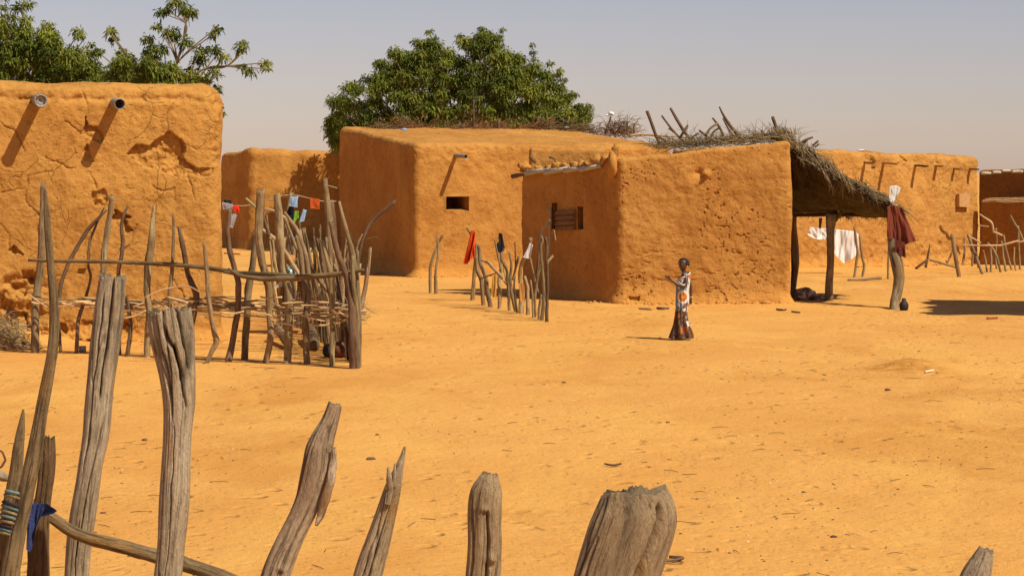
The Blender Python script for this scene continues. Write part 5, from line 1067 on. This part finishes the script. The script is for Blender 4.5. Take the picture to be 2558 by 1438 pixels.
# ------------------------------------------------------------------ sand litter
def litter():
    rs = np.random.RandomState(9); b = Buf()
    for k in range(400):
        py = 430 + 330 + rs.rand() ** 1.3 * 690; px = rs.uniform(-40, 2600); c = at_ground(px, py)
        if (c[1] > 45 and px < 900) or vn(np.array([[c[0] * .8, c[1] * .35, 2.0]]), 5)[0] < -.15: continue
        L = rs.uniform(.02, .10) * (2.2 if rs.rand() < .1 else 1); a = rs.uniform(0, 6.28); d = np.array([math.cos(a), math.sin(a), 0]) * L
        pale = rs.rand() < .35; col = np.array((.60, .42, .20) if pale else (.13, .07, .035)) * rs.uniform(.7, 1.3)
        wd = .0018 if pale else .0022
        tube(b, [c - d + [0, 0, .006], c + [0, 0, .012] + rs.normal(0, .004, 3), c + d + [0, 0, .006]], [wd, wd * 1.3, wd * .7], n=4, seg=4, rough=0, tint=tuple(col))
    o = b.build('straw_litter', STRAW, None, (0, 20, 0)); tag(o, 'thin bits of straw and twig scattered over the sand', 'litter', None, 'stuff')
    b = Buf()
    for k in range(1500):
        py = 430 + 330 + rs.rand() ** 1.2 * 690; px = rs.uniform(-40, 2600); c = at_ground(px, py)
        if vn(np.array([[c[0] * .8, c[1] * .35, 2.0]]), 5)[0] < .05: continue
        r = rs.uniform(.004, .012) * (2.0 if rs.rand() < .05 else 1)
        m = 4; n = 5; V = []; f = []
        for a in range(m + 1):
            ph = math.pi * a / m
            for t in range(n): V.append(c + np.array([math.sin(ph) * math.cos(t * 1.257) * 1.3, math.sin(ph) * math.sin(t * 1.257), math.cos(ph) * .7]) * r * rs.uniform(.8, 1.2))
        for a in range(m):
            for t in range(n): t2 = (t + 1) % n; f.append((a * n + t, a * n + n + t, a * n + n + t2, a * n + t2))
        b.add(V, f, None, np.tile(np.array((.12, .065, .035) if rs.rand() < .8 else (.55, .4, .25)) * rs.uniform(.7, 1.4), (len(V), 1)))
    o = b.build('pebbles', STRAW, None, (0, 20, 0)); tag(o, 'small dark pebbles and dung crumbs scattered over the sand', 'pebbles', None, 'stuff')
litter()
rc = np.random.RandomState(33); b = Buf()
for (p0, p1, n_) in ((FLa, FRa, 90), (FLc, FRc, 70), (FLd, FRd, 70), (FLd, BLd, 30), (AF, FRf, 50), (FLc, BLc, 30)):
    dv = (p1 - p0) / np.linalg.norm(p1 - p0); ov = np.array([dv[1], -dv[0]]); ov = -ov if ov[1] > 0 and abs(dv[0]) > .5 else ov
    if abs(dv[0]) < .7: ov = np.array([-abs(dv[1]), dv[0] * np.sign(dv[1]) * .5])
    for k in range(n_):
        q = p0 + (p1 - p0) * rc.rand() + ov * (.12 + abs(rc.normal(0, .22))); r = rc.uniform(.012, .045) * (1.8 if rc.rand() < .07 else 1)
        lump(b, (q[0], q[1], gz(q[0], q[1]) + r * .25), (r * rc.uniform(.8, 1.6), r, r * .6), int(rc.randint(900)), 8, 5)
tag(b.build('plaster_crumbs', MUD_D, None, (0, 45, 0)), 'crumbs of fallen mud plaster along the foot of the house walls', 'rubble', None, 'stuff')
STN = plain('dark_stone', (.16, .09, .055), .9, .2, .3, 30)
def stone(label, px, py, r, flat=.6):
    b = Buf(); c = at_ground(px, py); lump(b, c + [0, 0, r * flat * .5], (r * 1.3, r, r * flat), int(px), 16, 10); tag(b.build('stone', STN, None), label, 'stone')
stone('small dark stone lying right of the thick cracked post', 361, 1101, .024)
stone('flat brownish stone between the bent post and the spiked post', 926, 1148, .032, .5)
stone('tiny black stone alone on the open sand below the drying fence', 1409, 955, .022)
stone('small brown stone on the sand below the girl', 1668, 1058, .018)
stone('dark stone above the broken pieces at right, below the sandy mound', 2218, 975, .03)
def chip(label, pts, mat, cat='stick', name='stick'):
    a = [at_ground(x, y) + [0, 0, .02] for x, y, h in pts]; b = Buf(); tube(b, a, [h * q[1] / F for q, (x, y, h) in zip(a, pts)], n=8, seg=12, seed=int(pts[0][0]), jag=.5, rough=.2); tag(b.build(name, mat, None), label, cat)
chip('curled dark stick lying beside the largest near stump', [(1660, 1410, 3), (1690, 1405, 3.5), (1705, 1400, 4), (1672, 1398, 4)], WOOD_D)
chip('thin dark twig on the sand above the largest near stump', [(1510, 1166, 2), (1530, 1169, 3), (1552, 1165, 2)], WOOD_D)
chip('pale stick on the sand at the foot of the front house wall', [(1597, 772, 2.5), (1627, 774, 3)], WOOD_L)
chip('white bone-like chip on the sandy mound at right', [(2311, 932, 2.4), (2332, 930, 2)], plain('bone', (.75, .68, .55), .7, .3, .1, 20), 'chip', 'chip')
chip('dark rag scrap on the sand left of the girl', [(1642, 771, 3), (1655, 772, 4), (1670, 771, 3)], WOOD_D, 'scrap', 'scrap')
chip('reddish stick lying in front of the shadow at right', [(2465, 797, 2.4), (2492, 796, 2.4)], plain('red_stick', (.3, .08, .03), .8, .2, .2, 20))
chip('dark twig right under the right corner of the front house', [(1940, 775, 2), (1955, 777, 2.4), (1964, 776, 2)], WOOD_D)
chip('second dark twig a little right of the house corner', [(1978, 781, 2), (1998, 783, 2)], WOOD_D)
chip('red stick lying far back beside the left house corner', [(560, 634, 1.5), (600, 636, 1.5)], plain('red_pole', (.5, .05, .02), .8, .2, .2, 20))

# ------------------------------------------------------------------ the girl
def girl():
    YP_ = YG(847); ox = (1708 - CX) * YP_ / F; g0 = gz(ox, YP_)
    t = thing('person', 'girl in a long white, blue and rust print wrap standing on the sand, arm raised', 'person', (ox, YP_, g0))
    vs = []; es = []; rad = []
    def add(p, r, par=None, r2=None):
        vs.append(p); rad.append((r, r2 or r)); i = len(vs) - 1
        if par is not None: es.append((par, i))
        return i
    pel = add((-.01, 0, .70), .075, None, .09); wa = add((-.005, 0, .82), .072, pel, .085); ch = add((.01, 0, .95), .075, wa, .10); sh_ = add((.02, 0, 1.055), .055, ch, .09)
    nk = add((.005, -.005, 1.115), .034, sh_); hb = add((-.016, -.014, 1.155), .056, nk); hm = add((-.015, -.015, 1.215), .082, hb, .074); hc = add((-.005, -.008, 1.275), .084, hm, .078); ht = add((.002, -.005, 1.312), .056, hc)
    # near (left) arm, raised forward
    s = add((.03, -.10, 1.065), .042, sh_); e0 = add((.03, -.145, .975), .036, s); e = add((.012, -.17, .87), .031, e0); f1 = add((-.10, -.17, .90), .029, e); wr = add((-.215, -.165, .985), .020, f1); pa = add((-.255, -.165, 1.02), .023, wr, .018)
    for k, (dz, dy, L) in enumerate(((.022, .012, .05), (.012, .004, .055), (.0, -.004, .052), (-.012, -.010, .042))):
        a = add((-.27, -.165 + dy, 1.028 + dz * .6), .0075, pa); c = add((-.27 - L * .55, -.165 + dy * 1.2, 1.036 + dz), .0068, a); add((-.27 - L * .9, -.17 + dy * 1.2, 1.022 + dz), .006, c)
    th = add((-.25, -.178, 1.035), .008, pa); add((-.268, -.19, 1.055), .0068, th)
    # far (right) arm hanging behind
    s = add((.055, .10, 1.06), .038, sh_); e0 = add((.10, .125, .94), .030, s); e = add((.128, .125, .855), .030, e0); f1 = add((.128, .115, .76), .028, e); wr = add((.125, .10, .675), .020, f1); pa = add((.122, .095, .635), .018, wr, .024)
    for k, (dx, L) in enumerate(((-.020, .045), (-.007, .055), (.006, .052), (.018, .042))):
        a = add((.12 + dx, .092, .615), .0075, pa); c = add((.118 + dx, .085, .615 - L * .55), .0068, a); add((.108 + dx, .08, .612 - L * .85), .006, c)
    th = add((.095, .085, .628), .008, pa); add((.085, .078, .602), .0068, th)
    for sy, kx, ax_, fx in ((-.075, -.03, .035, -.06), (.075, .03, .055, -.03)):
        h = add((0, sy * .7, .66), .058, pel); k_ = add((kx, sy * .8, .37), .043, h); c_ = add((kx + .03, sy, .25), .042, k_); a = add((ax_, sy, .065), .026, c_); hl = add((ax_ + .012, sy, .028), .024, a); b1 = add((ax_ - .06, sy, .02), .022, a); add((ax_ - .12, sy - .004, .014), .016, b1)
    me = bpy.data.meshes.new('body'); me.from_pydata(vs, es, []); o = bpy.data.objects.new('body', me); C.objects.link(o)
    sk = o.modifiers.new('s', 'SKIN'); sv = me.skin_vertices[0].data
    for i, (a, c) in enumerate(rad): sv[i].radius = (a, c); sv[i].use_root = (i == 0)
    ss = o.modifiers.new('d', 'SUBSURF'); ss.levels = 2; ss.render_levels = 2
    dg = bpy.context.evaluated_depsgraph_get(); me2 = bpy.data.meshes.new_from_object(o.evaluated_get(dg)); bpy.data.objects.remove(o)
    # carve the face a little: brow, nose, chin, ears; face turned to camera-left
    fd = np.array([-.62, -.78, 0]); fd /= np.linalg.norm(fd); sd = np.array([-fd[1], fd[0], 0]); hcen = np.array([-.012, -.012, 1.225])
    V = np.array([v.co[:] for v in me2.vertices]); rel = V - hcen; hd = (V[:, 2] > 1.12) & (np.linalg.norm(rel, axis=1) < .14)
    ff = rel @ fd; ssd = rel @ sd
    def bumpf(cs, cz, r, amt):
        nonlocal V
        wgt = np.exp(-(((ssd - cs) / r) ** 2 + ((rel[:, 2] - cz) / r) ** 2)) * (ff > .02) * hd; V = V + fd * (wgt * amt)[:, None]
    bumpf(0, -.012, .016, .020); bumpf(0, -.050, .022, .012); bumpf(.028, .006, .014, -.010); bumpf(-.028, .006, .014, -.010); bumpf(0, .03, .04, .006)
    for i, v in enumerate(me2.vertices): v.co = V[i]
    me2.polygons.foreach_set('use_smooth', [True] * len(me2.polygons)); me2.materials.clear(); me2.name = 'body'
    SK = plain('dark_skin', (.085, .036, .018), .45, .5, .2, 30); me2.materials.append(SK)
    o = bpy.data.objects.new('body', me2); C.objects.link(o); o.parent = t
    org = np.array([ox, YP_, g0])
    def ell(name, c, r3, mat, n=20, m=12, rough=0, seed=1):
        b = Buf(); V = []; f = []
        for a in range(m + 1):
            ph = math.pi * a / m
            for k in range(n): q = 2 * math.pi * k / n; V.append((math.sin(ph) * math.cos(q), math.sin(ph) * math.sin(q), math.cos(ph)))
        V = np.array(V); kk = 1 + rough * fbm(V * 6, 3, seed)
        for a in range(m):
            for k in range(n): k2 = (k + 1) % n; f.append((a * n + k, a * n + n + k, a * n + n + k2, a * n + k2))
        b.add(V * kk[:, None] * np.array(r3) + np.array(c) + org, f); return b.build(name, mat, t)
    HAIR = plain('black_hair', (.018, .013, .011), .7, .3, .3, 60, .01)
    b = Buf(); V = []; f = []; n, m = 28, 14
    for a in range(m + 1):
        ph = math.pi * .56 * a / m
        for k in range(n):
            q = 2 * math.pi * k / n; d = np.array([math.sin(ph) * math.cos(q), math.sin(ph) * math.sin(q), math.cos(ph)])
            fr = max(0, d @ fd); dd = d * .091 * (1 + .05 * math.sin(q * 9) * math.sin(ph)); dd[2] = dd[2] * 1.02
            if fr > .35: dd = dd * (1 - .22 * sm((ph - .75) / .5) * sm((fr - .35) / .2))
            V.append(org + hcen + [.008, .006, .018] + dd - fd * .006)
    for a in range(m):
        for k in range(n): k2 = (k + 1) % n; f.append((a * n + k, a * n + n + k, a * n + n + k2, a * n + k2))
    b.add(V, f); b.build('hair', HAIR, t)
    ell('hair_knot', hcen + np.array([.085, .03, .0]), (.028, .024, .022), HAIR, 12, 8)
    EYE = plain('eye_white', (.7, .66, .6), .3, .5, .05, 9)
    for s_ in (-1, 1):
        c = hcen + fd * .068 + sd * s_ * .028 + [0, 0, .006]; ell('eye', c, (.008, .008, .004), EYE, 10, 6); ell('pupil', c + fd * .007, (.0045, .0045, .0045), BLK, 8, 6)
        ell('ear', hcen + sd * s_ * .074 - fd * .002 + [0, 0, -.004], (.012, .014, .024), SK, 10, 8)
    ell('mouth', hcen + fd * .072 + [0, 0, -.045], (.018, .012, .006), plain('lips', (.13, .04, .03), .5, .4, .1, 9), 12, 6)
    ell('earring', hcen + sd * 1 * .080 + [0, 0, -.03], (.011, .011, .014), plain('orange_bead', (.85, .25, .02), .3, .5, .1, 9), 8, 6)
    ell('earring', hcen - sd * 1 * .080 + [0, 0, -.03], (.011, .011, .014), plain('orange_bead', (.85, .25, .02), .3, .5, .1, 9), 8, 6)
    b = Buf(); tube(b, [org + np.array([.126 + .026 * math.cos(q), .101 + .026 * math.sin(q), .69 + .004 * math.cos(q)]) for q in np.linspace(0, 2 * math.pi, 17)], [.0055] * 17, n=6, seg=32, rough=0); b.build('bracelet', plain('pink_bracelet', (.75, .45, .36), .4, .5, .1, 9), t)
    # long off-shoulder wrap dress
    def pxz(px, py): return (px - 1708) / 153.0, (847 - py) / 153.0
    rows = [(690, 1693, 1724), (697, 1691, 1725), (706, 1690, 1724), (716, 1689, 1722), (728, 1689, 1720), (742, 1688, 1721), (756, 1688, 1721), (768, 1688, 1718), (780, 1686, 1716), (795, 1684, 1717), (808, 1682, 1720), (820, 1679, 1724), (832, 1676, 1728), (844, 1673, 1730)]
    n, mm = 160, 190; yy = np.linspace(690, 843.5, mm); l = np.interp(yy, [q[0] for q in rows], [q[1] for q in rows]); r_ = np.interp(yy, [q[0] for q in rows], [q[2] for q in rows])
    V = []; Cc = []; f = []
    for a in range(mm):
        x0, z = pxz(l[a], yy[a]); x1, _ = pxz(r_[a], yy[a]); cx = (x0 + x1) / 2; hx = (x1 - x0) / 2; hy = .145 + .02 * max(0, (yy[a] - 790) / 50); low = sm((yy[a] - 770) / 60)
        for k in range(n):
            q = 2 * math.pi * k / n; fo = 1 + (.05 + .10 * low) * math.sin(q * 7 + 2.2 * math.sin(z * 5)) * (.25 + .75 * low) + .03 * math.sin(q * 13 + z * 9)
            x = cx + hx * math.cos(q) * (fo if low > 0 else min(fo, 1.03)); y = hy * math.sin(q) * fo; zz = z
            if a < 34: zz = z + (.062 * math.cos(q) + .010 * math.sin(q * 3) + .02) * (1 - a / 34)
            V.append(org + np.array([x, y, zz]))
            px = 1708 + x * 153; py = 847 - zz * 153; nx_ = fbm(np.array([[x * 16, y * 16, zz * 11]]), 3, 5)[0]
            # printed pattern of the fabric
            ce = (.20, .27, .34); wh = (.72, .66, .56); ru = (.26, .085, .03); br = (.075, .045, .03); orr = (.55, .17, .03)
            an = math.hypot(q - 4.6, 0); ex_ = math.hypot((q - 4.72) * 17.0, (py - 739)); 
            if py < 765 + 10 * math.sin(q * 2):
                c = ce if nx_ < .14 else wh
                if math.cos(q) > .80: c = wh
                if py < 702: c = wh if nx_ > -.1 else orr
            else:
                c = ru if nx_ > .12 else (br if nx_ > -.14 else (.17, .10, .055))
                if math.cos(q) > .72 and nx_ > .0: c = wh if py < 815 else ru
                if nx_ > .30: c = orr
            if ex_ < 17: c = wh
            if ex_ < 11.5: c = orr
            if ex_ < 4.2: c = (.75, .33, .06)
            e2 = math.hypot((q - 1.6) * 17.0, (py - 735));
            if e2 < 17: c = wh
            if e2 < 11: c = orr
            e3 = math.hypot((q - 5.1) * 14.0, (py - 771))
            if e3 < 4.5: c = wh
            Cc.append(c)
    for a in range(mm - 1):
        for k in range(n): k2 = (k + 1) % n; f.append((a * n + k, a * n + n + k, a * n + n + k2, a * n + k2))
    b = Buf(); b.add(V, f, V, Cc); b.build('dress', TINT, t)
    # white folded edge that crosses the back and slips off the shoulder
    b = Buf(); tube(b, [org + np.array(q) for q in ((-.10, -.04, .985), (-.05, -.125, 1.01), (.01, -.145, 1.03), (.07, -.10, 1.07), (.10, -.03, 1.095), (.10, .03, 1.10))], [.006, .009, .009, .009, .009, .006], n=10, seg=40, rough=.2, tint=(.76, .70, .60)); b.build('dress_hem', TINT, t)
    b = Buf(); tube(b, [org + np.array(q) for q in ((.03, -.175, .93), (-.02, -.19, .90), (-.06, -.185, .925), (-.10, -.17, .955))], [.007, .010, .010, .006], n=10, seg=24, rough=.2, tint=(.76, .70, .60)); b.build('sleeve', TINT, t)
girl()
